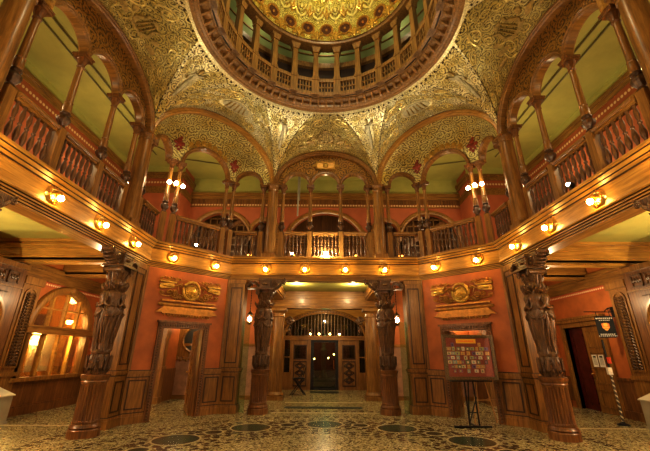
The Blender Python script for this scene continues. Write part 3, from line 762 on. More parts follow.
def scrolls(o, S, n, seed, tk0=(.5,.5), avoid=None, name='scroll_relief', mat='vault_scroll'):
    """raised spiral stems scattered over a vault cell"""
    rnd = random.Random(seed); m = MB(); placed = []
    e = .01
    for _ in range(n*14):
        if len(placed) >= n: break
        t, k = rnd.uniform(.08, .92), rnd.uniform(.10, .88); r = rnd.choice((.10,.14,.19,.24))
        P = S(t, k, .0); at_ = (S(min(1,t+e), k, 0)-S(max(0,t-e), k, 0)).length/(2*e); ak = (S(t, min(1,k+e), 0)-S(t, max(0,k-e), 0)).length/(2*e)
        if at_ < .25 or ak < .25: continue
        if avoid and (((t-avoid[0])/avoid[2])**2+((k-avoid[1])/avoid[3])**2) < 1: continue
        if t-r/at_ < .05 or t+r/at_ > .95 or k-r/ak < .05 or k+r/ak > .9: continue
        if any((P-q).length < (r+rq)*.88 for q, rq in placed): continue
        placed.append((P, r)); tw = rnd.choice((-1, 1)); a0 = rnd.uniform(0, 6.28); pts = []; rad = []
        for i in range(26):
            a = a0+tw*i*.44; q = r*(1-.86*i/25); pts.append(tuple(S(t+q*cos(a)/at_, k+q*sin(a)/ak, .012))); rad.append(r*.115*(1-.45*i/25))
        m.tube(pts, rad, 5)
        for i in (1, 4, 7, 10, 13):      # leaves springing off the stem
            a = a0+tw*i*.44; q = r*(1-.86*i/25)*1.16; m.ball(tuple(S(t+q*cos(a)/at_, k+q*sin(a)/ak, .01)), r*.15, 5, 4)
        m.ball(tuple(S(t, k, .012)), r*.2, 6, 4)
    if m.v: m.build(name, mat, o)
def motif_shield(o, s):
    rel(o, s, [ell(0, 0, 1, 1.0, 18)], 'vault_border', 'shield_rim', .5, .56, .13, .15, .03)
    rel(o, s, [ell(0, 0, .82, .82, 16)], 'robe_pale', 'shield_field', .5, .56, .13, .15, .05)
    rel(o, s, [strip(x, -.62*sqrt(1-x*x), x, .62*sqrt(1-x*x), .05) for x in (-.5, -.25, 0, .25, .5)], 'vault_relief', 'shield_bars', .5, .56, .13, .15, .07)
    scrolls(o, s, 34, 3, avoid=(.5, .56, .15, .18))
def motif_lyre(o, s):
    sh = [ell(0, .75, .3, .14), strip(-.5, -.7, .5, -.7, .1)]
    for sx in (-1, 1):
        sh += [strip(sx*.25, -.7, sx*.55, -.2, .1), strip(sx*.55, -.2, sx*.4, .4, .09), strip(sx*.4, .4, sx*.6, .7, .07), ell(sx*1.1, -.5, .4, .2, a=sx*.6), ell(sx*1.0, .1, .3, .14, a=sx*.9), ell(sx*1.6, -.9, .45, .16, a=sx*.4)]
    for x in (-.2, 0, .2): sh.append(strip(x, -.7, x, .6, .03))
    rel(o, s, sh, 'vault_relief', 'lyre_relief', .5, .42, .10, .20, .03)
    scrolls(o, s, 26, 5, avoid=(.5, .42, .12, .22))
def motif_figure(o, s):
    robe = [(-.32,-1.0), (-.12,-1.06), (.1,-1.02), (.34,-.96), (.30,-.3), (.20,.12), (.26,.42), (-.24,.42), (-.20,.1), (-.30,-.3)]
    rel(o, s, [robe, strip(-.22, .36, -.62, .08, .09), strip(.22, .36, .60, .52, .085)], 'robe_pale', 'robed_figure', .5, .66, .22, .22, .05)
    rel(o, s, [ell(0, .62, .14, .17), ell(-.68, .02, .09, .09), ell(.68, .56, .09, .09)], 'vault_relief', 'figure_skin', .5, .66, .22, .22, .055)
    wing = []
    for sx in (-1, 1):
        for i in range(5): wing.append(ell(sx*(.55+.1*i), .30-.22*i, .12, .42-.03*i, a=-sx*(.75-.05*i)))
    rel(o, s, wing, 'vault_border', 'wing', .5, .66, .18, .2, .02)
    scrolls(o, s, 26, 8, avoid=(.5, .66, .24, .26))
for phi in LONG:
    fn = arcfn(colpt(phi, -1), colpt(phi, 1), BIGL['rz']+.14, .14)
    cell('vault', fn, radians(phi)-GL, radians(phi)+GL, ['vault_long', 'vault_border'], 'olive gold vault web rising to a point over the %s gallery bay' % SIDE[phi], motif_lyre if phi != BACK else None)
for phi, (pa, sa), (pb, sb) in ((FL, (LEFT, 1), (FRONT, -1)), (FR, (FRONT, 1), (RIGHT, -1)), (BL, (BACK, 1), (LEFT, -1)), (BR, (RIGHT, 1), (BACK, -1))):
    fn = arcfn(colpt(pa, sa), colpt(pb, sb), BIGD['rz']+.15, .06)
    cell('vault', fn, radians(phi)-radians(8), radians(phi)+radians(8), ['vault_diag', 'vault_border'], 'silver gold vault web with a shield over the %s gallery bay' % SIDE[phi], motif_shield)
for phi in LONG:
    for s in (-1, 1):
        A = colpt(phi, s)
        cell('vault', lambda t: A, radians(phi)+s*GL, radians(phi)+s*GD, ['vault_pend', 'vault_border'], 'pale gold pendentive with a robed figure at the %s end of the %s side' % ('left' if s < 0 else 'right', SIDE[phi]), motif_figure if phi != BACK else None)

# ring cornice, parapet, drum and dome (all lathed about the centre axis) ----
b = MB(); prof = [(3.40,9.06),(3.12,8.86),(3.07,8.84),(3.03,8.84),(3.00,8.87),(2.95,8.875),(2.93,8.90),(2.91,8.90),(2.90,8.93),(2.90,9.04),(2.76,9.05),(2.74,9.07),(2.74,9.10),(2.9,9.10),(3.40,9.10)]
b.lathe(prof, 96, cap=False)
ring = struct('trim', b, 'dome_oak', None, 'round oak cornice ring around the open eye of the vault', 'cornice', smooth=30)
b = MB()
for i in range(72):       # corbel table: small brackets carrying the parapet
    a = 2*pi*i/72; s0 = len(b.v)
    b.prism([(2.72,.16),(2.92,.16),(2.92,.0),(2.88,.0),(2.82,.04),(2.76,.10)], 'y', -.032, .032)
    b.xform(Matrix.Translation((0,0,8.905)) @ Matrix.Rotation(a, 4, 'Z'), s0)
b.build('corbel_table', 'dome_oak', ring)
ND = 24; CR = 2.64; PZ = 9.10
b = MB(); b.box(-.105,.105,-.08,.08,0,.62); b.box(-.12,.12,-.095,.095,.56,.65); b.box(-.115,.115,-.09,.09,0,.06); dc_ped = b.mesh('pedestal', 'dome_oak')
b = MB(); b.prism([(-.09,-.07),(.09,-.07),(.09,.07),(-.09,.07)], 'z', .65, 1.74)
b.v = [(x*(1 if z < 1 else .78), y, z) for x, y, z in b.v]
b.box(-.10,.10,-.08,.08,.65,.72); dc_sh = b.mesh('shaft', 'dome_oak')
b = MB(); b.prism([(-.08,1.72),(.08,1.72),(.15,1.87),(.15,1.95),(-.15,1.95),(-.15,1.87)], 'y', -.09, .09); b.box(-.10,.10,-.10,.10,1.69,1.73); b.prism([(-.10,1.73),(-.02,1.86),(-.14,1.86)], 'x', -.11, .11); dc_cap = b.mesh('capital', 'dome_oak')
def add_mesh(name, me, parent): o = bpy.data.objects.new(name, me); COL.objects.link(o); o.parent = parent; return o
ORD = ['first', 'second', 'third', 'fourth', 'fifth', 'sixth', 'seventh', 'eighth', 'ninth', 'tenth', 'eleventh', 'twelfth']
w = 2*pi/ND; half = w/2
# lattice parapet panel in a local frame, x along the chord, y outward
pl = CR*sin(half)-.11
def parapet():
    b = MB(); b.prism([(-.05,.50),(-.06,.58),(-.06,.62),(.06,.62),(.06,.58),(.05,.50)], 'x', -pl, pl); r_ = b.mesh('rail', 'dome_oak'); b = MB(); b.box(-pl, pl, -.04, .04, .0, .12); br_ = b.mesh('bottom_rail', 'dome_oak')
    b = MB()
    for i in range(6): x = -pl+2*pl*i/5; b.box(x-.017, x+.017, -.025, .025, .12, .50)
    b.box(-pl, pl, -.025, .025, .285, .325); return r_, b.mesh('lattice', 'dome_oak'), br_
pr, pla, pbr = parapet()
for k in range(-8, 8):
    a = half+k*w           # clockwise angle from far point
    n = k if k >= 0 else -k-1
    side = 'right' if k >= 0 else 'left'
    t = thing('dome_column', '%s square column to the %s of the dome gallery\'s far centre' % (ORD[n], side), 'column', (CR*sin(a), YC+CR*cos(a), PZ), -a, 'columns of the dome gallery')
    add_mesh('pedestal', dc_ped, t); add_mesh('shaft', dc_sh, t); add_mesh('capital', dc_cap, t)
for k in range(-8, 9):
    a = k*w; rr = CR*cos(half)
    lab = 'lattice parapet panel at the far centre of the dome gallery' if k == 0 else '%s lattice parapet panel to the %s of the dome gallery\'s far centre' % (ORD[abs(k)-1], 'right' if k > 0 else 'left')
    t = thing('parapet_panel', lab, 'balustrade', (rr*sin(a), YC+rr*cos(a), PZ), -a, 'parapet panels of the dome gallery')
    add_mesh('rail', pr, t); add_mesh('lattice', pla, t); add_mesh('bottom_rail', pbr, t)
# drum behind the dome columns
b = MB(); b.lathe([(3.40,9.08),(3.40,10.92)], 72, cap=False); struct('wall_drum', b, 'drum_shade', None, 'panelled lower wall behind the dome gallery, coloured dark for shade', 'wall')
b = MB(); b.lathe([(3.40,10.88),(3.30,10.90),(3.30,11.02),(3.34,11.06),(3.34,11.14),(3.38,11.18),(3.40,11.22)], 72, cap=False); struct('trim', b, 'dome_oak', None, 'wooden cornice behind the dome gallery columns', 'trim')
b = MB(); b.lathe([(3.39,11.20),(3.39,12.6),(2.3,12.7)], 72, cap=False); struct('wall_drum_upper', b, 'green_dome', None, 'green upper wall of the dome gallery', 'wall')
b = MB(); b.lathe([(3.38,11.50),(3.35,11.50),(3.35,11.54),(3.38,11.54)], 72, cap=False); struct('trim', b, 'dome_oak', None, 'thin wooden line on the green wall of the dome gallery', 'trim')
b = MB(); b.lathe([(2.7,9.095),(3.45,9.095)], 72, cap=False); struct('floor', b, 'dome_oak', None, 'walkway of the dome gallery', 'floor')
b = MB(); b.lathe([(2.80,11.35),(2.80,11.06),(2.76,11.05),(2.46,11.05),(2.44,11.07),(2.42,11.12),(2.39,11.14),(2.38,11.2)], 96, cap=False)
struct('trim', b, 'dome_oak', None, 'round oak beam on the dome gallery columns', 'trim', smooth=30)
DR, DZ, DV = 2.37, 11.10, 2.4
def dpt(a, e, off=0):
    r = (DR-off)*cos(e); return (r*sin(a), r*cos(a), DZ+(DV-off)*sin(e))
b = MB(); b.grid(lambda u, v: dpt(2*pi*u, v*pi/2*.999), 96, 24, uvfn=lambda u, v: (u*17, v*4))
dome = struct('ceiling', b, 'dome_gold', None, 'golden coffered dome above the ring of columns', 'dome', smooth=60)
def frame(a, e, off=0):
    p = Vector(dpt(a, e, off)); n = Vector((p.x, p.y, (p.z-DZ)*1.2)).normalized(); x = Vector((cos(a), -sin(a), 0)); y = n.cross(x); 
    if y.z < 0: y = -y
    M = Matrix((x, y, -n)).transposed().to_4x4(); M.translation = p; return M
def dome_rep(name, mat, e, ph, fill, off=0.0):
    b = MB(); fill(b); me = b.mesh(name, mat)
    for k in range(ND):
        a = ph+k*w
        if cos(a) < -.45: continue
        o = bpy.data.objects.new(name, me); COL.objects.link(o); o.parent = dome; o.matrix_local = frame(a, e, off)
def f_leaf(b):
    for x, y, r in ((0,.02,.10),(-.10,-.02,.08),(.10,-.02,.08),(0,.16,.07),(-.17,-.06,.07),(.17,-.06,.07),(-.07,.10,.06),(.07,.10,.06),(0,-.09,.08)): b.ball((x, y, .02), (r*.7, r, .06), 7, 5)
    for s in (-1, 1): b.tube([(0,-.1,.05),(s*.1,.0,.09),(s*.2,.10,.04),(s*.16,.18,.03)], [.03,.035,.028,.015], 6)
def f_disc(b): b.lathe([(0,.012),(.18,.012),(.19,.0)], 20, cap=False)
def f_rim(b):
    b.tube([(  .195*cos(2*pi*i/24), .195*sin(2*pi*i/24), .02) for i in range(25)], [.032+.010*(i % 2) for i in range(25)], 6)
    b.ball((0,0,.03), (.045,.045,.03), 8, 5)
def f_cart(b):
    b.tube([(-.24,.24,.03),(-.20,.05,.06),(-.12,-.12,.06),(0,-.20,.06),(.12,-.12,.06),(.20,.05,.06),(.24,.24,.03)], .042, 6)
    b.tube([(-.13,.20,.04),(-.10,.05,.06),(0,-.05,.06),(.10,.05,.06),(.13,.20,.04)], .03, 6)
    for s in (-1, 1): b.ball((s*.27,.26,.03), (.07,.06,.05), 8, 6)
    b.ball((0,.12,.05), (.06,.08,.05), 8, 6); b.ball((0,-.28,.03), (.05,.05,.04), 8, 6)
def f_boss(b):
    b.lathe([(0,.09),(.05,.08),(.08,.04),(.11,.03),(.14,.0)], 14, cap=False)
    for s in (-1, 1): b.tube([(s*.15,-.16,.03),(s*.21,0,.05),(s*.15,.16,.03)], .028, 6)
dome_rep('acanthus_leaf', 'gilt_bright', .06, half, f_leaf)
dome_rep('rosette', 'rosette_dark', .17, 0, f_disc); dome_rep('rosette_rim', 'gilt', .17, 0, f_rim)
dome_rep('cartouche', 'cream_gilt', .40, half, f_cart); dome_rep('cartouche_leaf', 'gilt_bright', .40, 0, f_leaf)
dome_rep('boss', 'cream_gilt', .63, half, f_boss); dome_rep('upper_boss', 'gilt_bright', .62, 0, f_boss); dome_rep('crown_scroll', 'cream_gilt', .80, 0, f_cart); dome_rep('crown_boss', 'gilt', .80, half, f_boss)
# ------------------------------------------------------------------ gallery columns, colonnettes, balustrades
def big_col():
    b = MB(); b.box(-.205,.205,-.205,.205,0,.10); b.box(-.2,.2,-.2,.2,.10,.14); r = b.mesh('base', 'oak_v')
    b = MB(); b.lathe([(.195,.14),(.2,.18),(.19,.22),(.18,.25),(.18,.9),(.172,2.0),(.162,2.42)], 20); s = b.mesh('shaft', 'oak_v')
    b = MB(); b.lathe([(.165,2.40),(.185,2.42),(.185,2.45),(.17,2.47),(.17,2.52),(.185,2.55),(.195,2.58)], 20); b.box(-.205,.205,-.205,.205,2.58,2.64); c = b.mesh('capital', 'oak_v')
    return r, s, c
bc = big_col()
ENDS = {FRONT: ('left', 'right'), LEFT: ('near', 'far'), RIGHT: ('far', 'near')}
for phi in (FRONT, LEFT, RIGHT):
    for s in (-1, 1):
        e = ENDS[phi][0 if s < 0 else 1]
        t = thing('gallery_column', 'stout round oak gallery column, %s one of the %s side' % (e, SIDE[phi]), 'column', bay(phi, gx(phi, s*1.81), 4.80, 4.44), brot(phi), 'stout gallery columns')
        for n, me in zip(('base', 'shaft', 'capital'), bc): add_mesh(n, me, t)
def slim_col():
    b = MB(); b.prism([(-.075,-.075),(.075,-.075),(.075,.075),(-.075,.075)], 'z', 0, .93); b.box(-.085,.085,-.085,.085,0,.08); p = b.mesh('pedestal', 'oak_v')
    b = MB(); b.lathe([(.05,.93),(.075,.95),(.05,.99),(.055,1.01),(.095,1.07),(.11,1.12),(.10,1.17),(.06,1.21),(.085,1.24),(.085,1.26),(.06,1.29)], 16, mod=lambda t, z: 1+.06*cos(8*t) if 1.02 < z < 1.2 else 1); v = b.mesh('carved_vase', 'vase_wood')
    b = MB(); b.lathe([(.062,1.28),(.075,1.32),(.075,1.42),(.065,1.48),(.075,1.50),(.062,1.53),(.058,2.0),(.054,2.36)], 14); s = b.mesh('shaft', 'oak_v')
    b = MB(); b.lathe([(.054,2.34),(.072,2.36),(.058,2.39),(.062,2.43),(.09,2.52),(.10,2.55)], 14, mod=lambda t, z: 1+.08*cos(8*t) if 2.4 < z < 2.54 else 1); b.box(-.115,.115,-.125,.125,2.55,2.60); b.box(-.13,.13,-.14,.14,2.60,2.64); c = b.mesh('capital', 'red_oak')
    return p, v, s, c
sc_ = slim_col()
def slim(phi, x, d, label, group='slender gallery colonnettes', rot=0):
    t = thing('colonnette', label, 'column', bay(phi, gx(phi, x), d, 4.44), brot(phi)+rot, group)
    for n, me in zip(('pedestal', 'carved_vase', 'shaft', 'capital'), sc_): add_mesh(n, me, t)
    return t
for phi in (FRONT, LEFT, RIGHT):
    S = SIDE[phi]; e = ENDS[phi]
    for x, w in ((-.52, 0), (.52, 1)): slim(phi, x, 4.82, 'slender colonnette with carved vase foot, %s free one of the %s bay' % (e[w], S))
    for s in (-1, 1): slim(phi, s*1.47, 4.86, 'slender colonnette hugging the inner face of the %s stout column of the %s side' % (e[0 if s < 0 else 1], S))
    for s in (-1, 1):
        if phi != FRONT and ((phi == LEFT and s < 0) or (phi == RIGHT and s > 0)): continue
        slim(phi, s*2.15, 4.86, 'slender colonnette on the corner-ward face of the %s stout column of the %s side' % (e[0 if s < 0 else 1], S))
for phi in (FL, FR):
    sd = 'left' if phi == FL else 'right'
    for s in (-1, 1):
        where = 'nearer the far front' if (s > 0) == (phi == FL) else 'nearer the %s side' % sd
        for q, u in ((-1, .80), (1, 1.07)):
            x, d = dpath(s*u); slim(phi, x, C0+.10, '%s colonnette of the paired posts on the %s diagonal gallery, pair %s' % (('inner' if q < 0 else 'outer'), sd, where))
BALP = [(.034,0),(.034,.05),(.022,.07),(.026,.10),(.044,.17),(.047,.22),(.036,.30),(.021,.36),(.034,.385),(.034,.40),(.021,.42),(.028,.46),(.038,.53),(.034,.60),(.022,.66),(.034,.69),(.034,.72)]
b = MB(); b.lathe(BALP, 10); bal_me = b.mesh('baluster', 'baluster')
def balustrade(phi, x0, x1, d, label, p0=None, p1=None):
    a, c_ = bay(phi, gx(phi, x0), d), bay(phi, gx(phi, x1), d)
    L = sqrt((a[0]-c_[0])**2+(a[1]-c_[1])**2); mx, my = (a[0]+c_[0])/2, (a[1]+c_[1])/2
    rot = atan2(c_[1]-a[1], c_[0]-a[0])
    t = thing('balustrade', label, 'balustrade', (mx, my, 4.44), rot, 'gallery balustrade sections')
    b = MB(); b.prism([(-.075,.84),(-.09,.87),(-.09,.90),(-.06,.935),(.06,.935),(.09,.90),(.09,.87),(.075,.84)], 'x', -L/2, L/2); b.box(-L/2, L/2, -.05, .05, .80, .84)
    b.build('handrail', 'oak_h', t)
    b = MB(); b.box(-L/2, L/2, -.07, .07, .02, .08); b.box(-L/2, L/2, -.055, .055, .08, .10); b.build('bottom_rail', 'oak_h', t)
    n = max(2, round(L/.128))
    for i in range(n):
        o = add_mesh('baluster', bal_me, t); o.location = (-L/2+L*(i+.5)/n, 0, .09)
for phi in (FRONT, LEFT, RIGHT):
    S = SIDE[phi]; e = ENDS[phi]
    balustrade(phi, -.42, .42, 4.82, 'turned balustrade section in the middle of the %s gallery bay' % S)
    for s in (-1, 1):
        w = e[0 if s < 0 else 1]
        xs_ = sorted((s*.62, s*1.37)); balustrade(phi, xs_[0], xs_[1], 4.82, 'turned balustrade section between free colonnette and %s stout column of the %s side' % (w, S))
        xs_ = sorted((s*2.27, s*(half_long(.10)-.03))); balustrade(phi, xs_[0], xs_[1], 4.82, 'turned balustrade section beyond the %s stout column, towards the corner of the %s side' % (w, S))
for phi in (FL, FR): balustrade(phi, -.70, .70, C0+.10, 'turned balustrade section of the %s gallery between the paired posts' % SIDE[phi])

# ------------------------------------------------------------------ caryatid columns
def spiral_path(cx, cz, r0, turns, y, n=26, sgn=1, a0=0):
    return [(cx+sgn*r0*(1-.82*i/n)*cos(a0+turns*2*pi*i/n), y, cz+r0*(1-.82*i/n)*sin(a0+turns*2*pi*i/n)) for i in range(n+1)]
def caryatid_meshes():
    P = {}
    b = MB(); b.lathe([(.40,0),(.40,.13),(.385,.15)], 28); b.lathe([(.36,.15),(.385,.18),(.36,.22),(.335,.24),(.345,.27)], 28); P['plinth'] = (b.mesh('plinth', 'red_oak'),)
    b = MB(); b.lathe([(.335,.26),(.33,.29),(.325,.31),(.32,.94),(.325,.96),(.33,.99)], 216, mod=lambda t, z: 1-.11*max(0, cos(24*t))**.8 if .30 < z < .95 else 1); P['fluted_drum'] = (b.mesh('fluted_drum', 'red_oak'),)
    b = MB(); b.lathe([(.33,.98),(.35,1.0),(.335,1.03),(.355,1.05),(.375,1.09),(.375,1.13),(.33,1.14)], 28); P['drum_rim'] = (b.mesh('drum_rim', 'red_oak'),)
    b = MB(); b.lathe([(.27,1.13),(.29,1.16),(.30,1.24),(.315,1.34),(.30,1.46),(.26,1.53),(.28,1.56),(.28,1.60),(.25,1.63)], 64, mod=lambda t, z: 1+.07*cos(8*t)+.03*cos(24*t) if 1.17 < z < 1.54 else 1)
    for k in range(8):      # acanthus leaves curling outwards
        a = 2*pi*k/8
        b.tube([(.29*cos(a), .29*sin(a), 1.17), (.34*cos(a), .34*sin(a), 1.28), (.345*cos(a), .345*sin(a), 1.42), (.37*cos(a), .37*sin(a), 1.50), (.35*cos(a), .35*sin(a), 1.52)], [.03,.06,.055,.035,.015], 6)
        a += pi/8
        b.ball((.33*cos(a), .33*sin(a), 1.25), .045, 6, 5); b.ball((.32*cos(a), .32*sin(a), 1.40), .035, 6, 5)
    P['acanthus_band'] = (b.mesh('acanthus_band', 'carved'),)
    b = MB(); b.lathe([(.16,1.6),(.16,2.5),(.18,2.9),(.19,3.1)], 16); P['core'] = (b.mesh('core', 'carved'),)
    # draped figure, one of four, standing outward along +x
    b = MB()
    sec = [(1.60,.125,.10,.115),(1.70,.115,.105,.11),(1.90,.125,.125,.12),(2.10,.145,.15,.135),(2.30,.16,.175,.15),(2.45,.165,.185,.16),(2.56,.16,.165,.145),(2.64,.15,.14,.125),(2.72,.155,.155,.135),(2.80,.16,.17,.135),(2.86,.155,.14,.10),(2.90,.15,.07,.06),(2.935,.152,.055,.055),(2.965,.165,.07,.075),(3.01,.175,.08,.09),(3.06,.17,.078,.085),(3.10,.16,.05,.06),(3.115,.155,.01,.015)]
    ns = 36; vs = []
    for z, cx, ry, rx in sec:
        for i in range(ns):
            t = 2*pi*i/ns; f = 1.0
            if z < 2.50: f += .17*cos(9*t+3*sin(z*4))*(1 if z < 2.45 else .5)
            if 2.68 < z < 2.84: f += .16*max(0, cos(t-.6))**6+.16*max(0, cos(t+.6))**6
            vs.append((cx+rx*f*cos(t), ry*f*sin(t), z))
    fs = [(j*ns+i, j*ns+(i+1) % ns, (j+1)*ns+(i+1) % ns, (j+1)*ns+i) for j in range(len(sec)-1) for i in range(ns)]+[tuple(reversed(range(ns))), tuple((len(sec)-1)*ns+i for i in range(ns))]
    b.add(vs, fs)
    # arms folded across the waist, hands with fingers, face and hair
    for s in (-1, 1):
        b.tube([(.16, s*.15, 2.82), (.19, s*.21, 2.70), (.22, s*.215, 2.58), (.29, s*.13, 2.52), (.325, s*.05, 2.55)], [.045,.045,.04,.034,.028], 8)
        for q in range(4): b.tube([(.325, s*.05, 2.565-.017*q), (.335, s*.015, 2.57-.017*q), (.325, -s*.015, 2.565-.016*q)], [.011,.011,.008], 5)
        b.tube([(.32, s*.06, 2.58), (.34, s*.035, 2.60)], [.012,.009], 5)
        b.ball((.245, s*.033, 3.035), (.014,.016,.010), 6, 5)
        b.tube([(.15, s*.09, 3.05), (.16, s*.10, 2.98), (.15, s*.10, 2.90), (.17, s*.12, 2.84)], [.035,.034,.03,.018], 6)
    b.tube([(.255,0,3.04), (.275,0,3.01), (.258,0,3.0)], [.010,.016,.012], 6); b.ball((.255,0,2.982), (.012,.022,.007), 6, 5)
    b.lathe([(.10,3.05),(.095,3.09),(.07,3.125),(0,3.14)], 14, c=(.155,0,0), mod=lambda t, z: 1+.05*cos(10*t))
    # draped lobes at the hips and a leafy collar between the heads
    for s in (-1, 1):
        b.ball((.20, s*.115, 2.40), (.10,.085,.14), 10, 7); b.ball((.235, s*.075, 2.74), (.055,.055,.055), 8, 6)
        for q in range(4): b.tube([(.20+.03*q, s*(.19-.035*q), 2.52), (.285, s*(.155-.035*q), 2.38), (.25, s*(.13-.03*q), 2.20)], [.012,.018,.010], 5)
        for q in range(3): b.tube([(.19, s*(.05+.06*q), 2.86+.02*q), (.27, s*(.08+.06*q), 2.93+.04*q), (.25, s*(.10+.06*q), 2.99+.04*q)], [.03,.035,.014], 6)
    # falling swag of drapery at the hips
    for s in (-1, 1): b.tube([(.20, s*.19, 2.46), (.29, s*.13, 2.36), (.31, s*.03, 2.31)], [.035,.045,.03], 7); b.tube([(.18, s*.19, 2.45), (.20, s*.175, 2.2), (.19, s*.14, 1.95), (.18, s*.12, 1.75)], [.045,.04,.03,.02], 7)
    fig = b.mesh('draped_figure', 'carved', 60)
    P['draped_figure'] = (fig, 4)
    b = MB(); b.lathe([(.20,3.08),(.22,3.12),(.24,3.18),(.27,3.28),(.30,3.33)], 48, mod=lambda t, z: 1+.06*cos(8*t))
    for k in range(8):
        a = 2*pi*k/8+pi/8; b.tube([(.22*cos(a), .22*sin(a), 3.12), (.28*cos(a), .28*sin(a), 3.22), (.32*cos(a), .32*sin(a), 3.27), (.31*cos(a), .31*sin(a), 3.23)], [.03,.05,.03,.015], 6)
    P['capital_bell'] = (b.mesh('capital_bell', 'carved'),)
    b = MB()
    for s in (-1, 1):
        for q in (-1, 1):
            b.tube(spiral_path(s*.29, 3.35, .095, 1.9, q*.27, sgn=s, a0=pi/2), .026, 7)
            s0 = len(b.v); b.lathe([(.075,-.27),(.06,-.2),(.055,0),(.06,.2),(.075,.27)], 12); b.xform(Matrix.Translation((s*.29, 0, 3.35)) @ Matrix.Rotation(pi/2, 4, 'X'), s0) if q > 0 else None
            if q < 0:
                del b.v[s0:]; b.f = [f for f in b.f if max(f) < s0]; b.m = b.m[:len(b.f)]
            b.ball((s*.29, q*.28, 3.35), .03, 8, 6)
    P['volute'] = (b.mesh('volute', 'carved'),)
    b = MB(); b.box(-.29,.29,-.26,.26,3.41,3.44); b.box(-.26,.26,-.24,.24,3.44,3.47); b.box(-.17,.17,-.17,.17,3.47,3.76); b.box(-.20,.20,-.20,.20,3.70,3.76)
    for q in (-1, 1):
        b.box(-.15,.15, q*.17-.02, q*.17+.02, 3.50, 3.53); b.box(-.15,.15, q*.17-.02, q*.17+.02, 3.64, 3.67); b.ball((0, q*.17, 3.585), (.10,.05,.04), 8, 6)
    P['impost_block'] = (b.mesh('impost_block', 'carved'),)
    # scrolled console towards the wide opening (+x) and small arch towards the pier (-x)
    b = MB(); b.prism([(.17,3.47),(.30,3.47),(.36,3.50),(.41,3.56),(.46,3.63),(.54,3.67),(.62,3.68),(.62,3.74),(.17,3.74)], 'y', -.11, .11)
    for q in (-.12, .12):
        b.tube(spiral_path(.29, 3.58, .105, 1.7, q, a0=-pi/2), .026, 6); b.tube(spiral_path(.56, 3.685, .06, 1.4, q, a0=pi/2), .02, 6)
        b.tube([(.36, q, 3.50), (.43, q, 3.58), (.50, q, 3.66)], [.02,.035,.02], 6)
    for i in range(6): b.tube([(.27+.065*i, -.13, 3.455+.03*i+.008*i*i*.8), (.29+.065*i, 0, 3.43+.03*i+.008*i*i*.8), (.27+.065*i, .13, 3.455+.03*i+.008*i*i*.8)], [.02,.03,.02], 6)
    P['console'] = (b.mesh('console', 'carved'),)
    b = MB(); b.arch(-.39, 3.50, .13, .13, [(0,-.14),(.07,-.14),(.07,.14),(0,.14)], 16)
    for i in range(7):
        a = pi*(i+.5)/7; b.ball((-.39+.165*cos(a), -.15, 3.50+.165*sin(a)), .032, 6, 5)
    b.box(-.56, -.20, -.14, .14, 3.46, 3.50); P['arched_link'] = (b.mesh('arched_link', 'carved'),)
    for n, v in P.items():
        if n in ('console', 'arched_link', 'impost_block'): continue
        f = {'draped_figure': .84, 'acanthus_band': .64, 'core': .8, 'volute': .72, 'capital_bell': .72}.get(n, .72)
        v[0].transform(Matrix.Diagonal((f, f, 1, 1)))
    return P
CM = caryatid_meshes()
def caryatid(phi, s, label):
    # local +x points into the wide opening
    rz = brot(phi)+(0 if s < 0 else pi)
    t = thing('caryatid_column', label, 'column', bay(phi, s*1.86, 4.80, 0), rz, 'carved figure columns')
    for n, v in CM.items():
        if n == 'draped_figure':
            for k in range(4): o = add_mesh(n, v[0], t); o.rotation_euler.z = pi/4+k*pi/2
        else: add_mesh(n, v[0], t)
caryatid(FRONT, -1, 'carved dark oak figure column on fluted drum, left of the far entry passage')
caryatid(FRONT, 1, 'carved dark oak figure column on fluted drum, right of the far entry passage')
caryatid(LEFT, 1, 'large carved figure column on fluted drum beside the left hall opening')
caryatid(RIGHT, -1, 'large carved figure column on fluted drum beside the right hall opening')
caryatid(LEFT, -1, 'nearest left figure column, only its top console reaching into view')
caryatid(RIGHT, 1, 'nearest right figure column, only its top console reaching into view')

# ------------------------------------------------------------------ lamps
def lamp_meshes():
    b = MB(); b.lathe([(0,.055),(.05,.055),(.085,.045),(.10,.05),(.13,.03),(.14,.035),(.165,.012),(.17,0)], 28, mod=lambda t, z: 1+.05*cos(14*t) if z > .0 else 1)
    for k in range(14): a = 2*pi*k/14; b.ball((.115*cos(a), .115*sin(a), .04), (.022,.022,.018), 6, 4)
    b.xform(Matrix.Rotation(pi/2, 4, 'X')); r = b.mesh('rosette_plate', 'brass')
    b = MB(); b.tube([(0,-.04,.02),(0,-.10,.03),(0,-.15,.01),(0,-.155,-.02)], [.03,.026,.026,.03], 10); s = b.mesh('socket', 'brass')
    b = MB(); b.ball((0,-.155,-.06), (.05,.05,.055), 14, 10); g = b.mesh('bulb', 'bulb')
    return r, s, g
lm = lamp_meshes()
def frieze_lamp(phi, x, d, label):
    t = thing('frieze_lamp', label, 'lamp', bay(phi, x, d-.001, 4.10), brot(phi), 'globe lamps along the frieze')
    for n, me in zip(('rosette_plate', 'socket', 'bulb'), lm): add_mesh(n, me, t)
for x, w in ((-1.87, 'far left'), (-.635, 'left of centre'), (.635, 'right of centre'), (1.87, 'far right')): frieze_lamp(FRONT, x, A0, 'glowing globe lamp on brass rosette, %s of four on the far front frieze' % w)
for phi, sd in ((LEFT, 'left'), (RIGHT, 'right')):
    for x, w in ((-.64, 'nearest visible'), (.67, 'middle'), (2.0, 'farthest'), (-2.0, 'outermost, near the picture edge')):
        frieze_lamp(phi, x if phi == LEFT else -x, A0, 'glowing globe lamp on brass rosette, %s on the %s side frieze' % (w, sd))
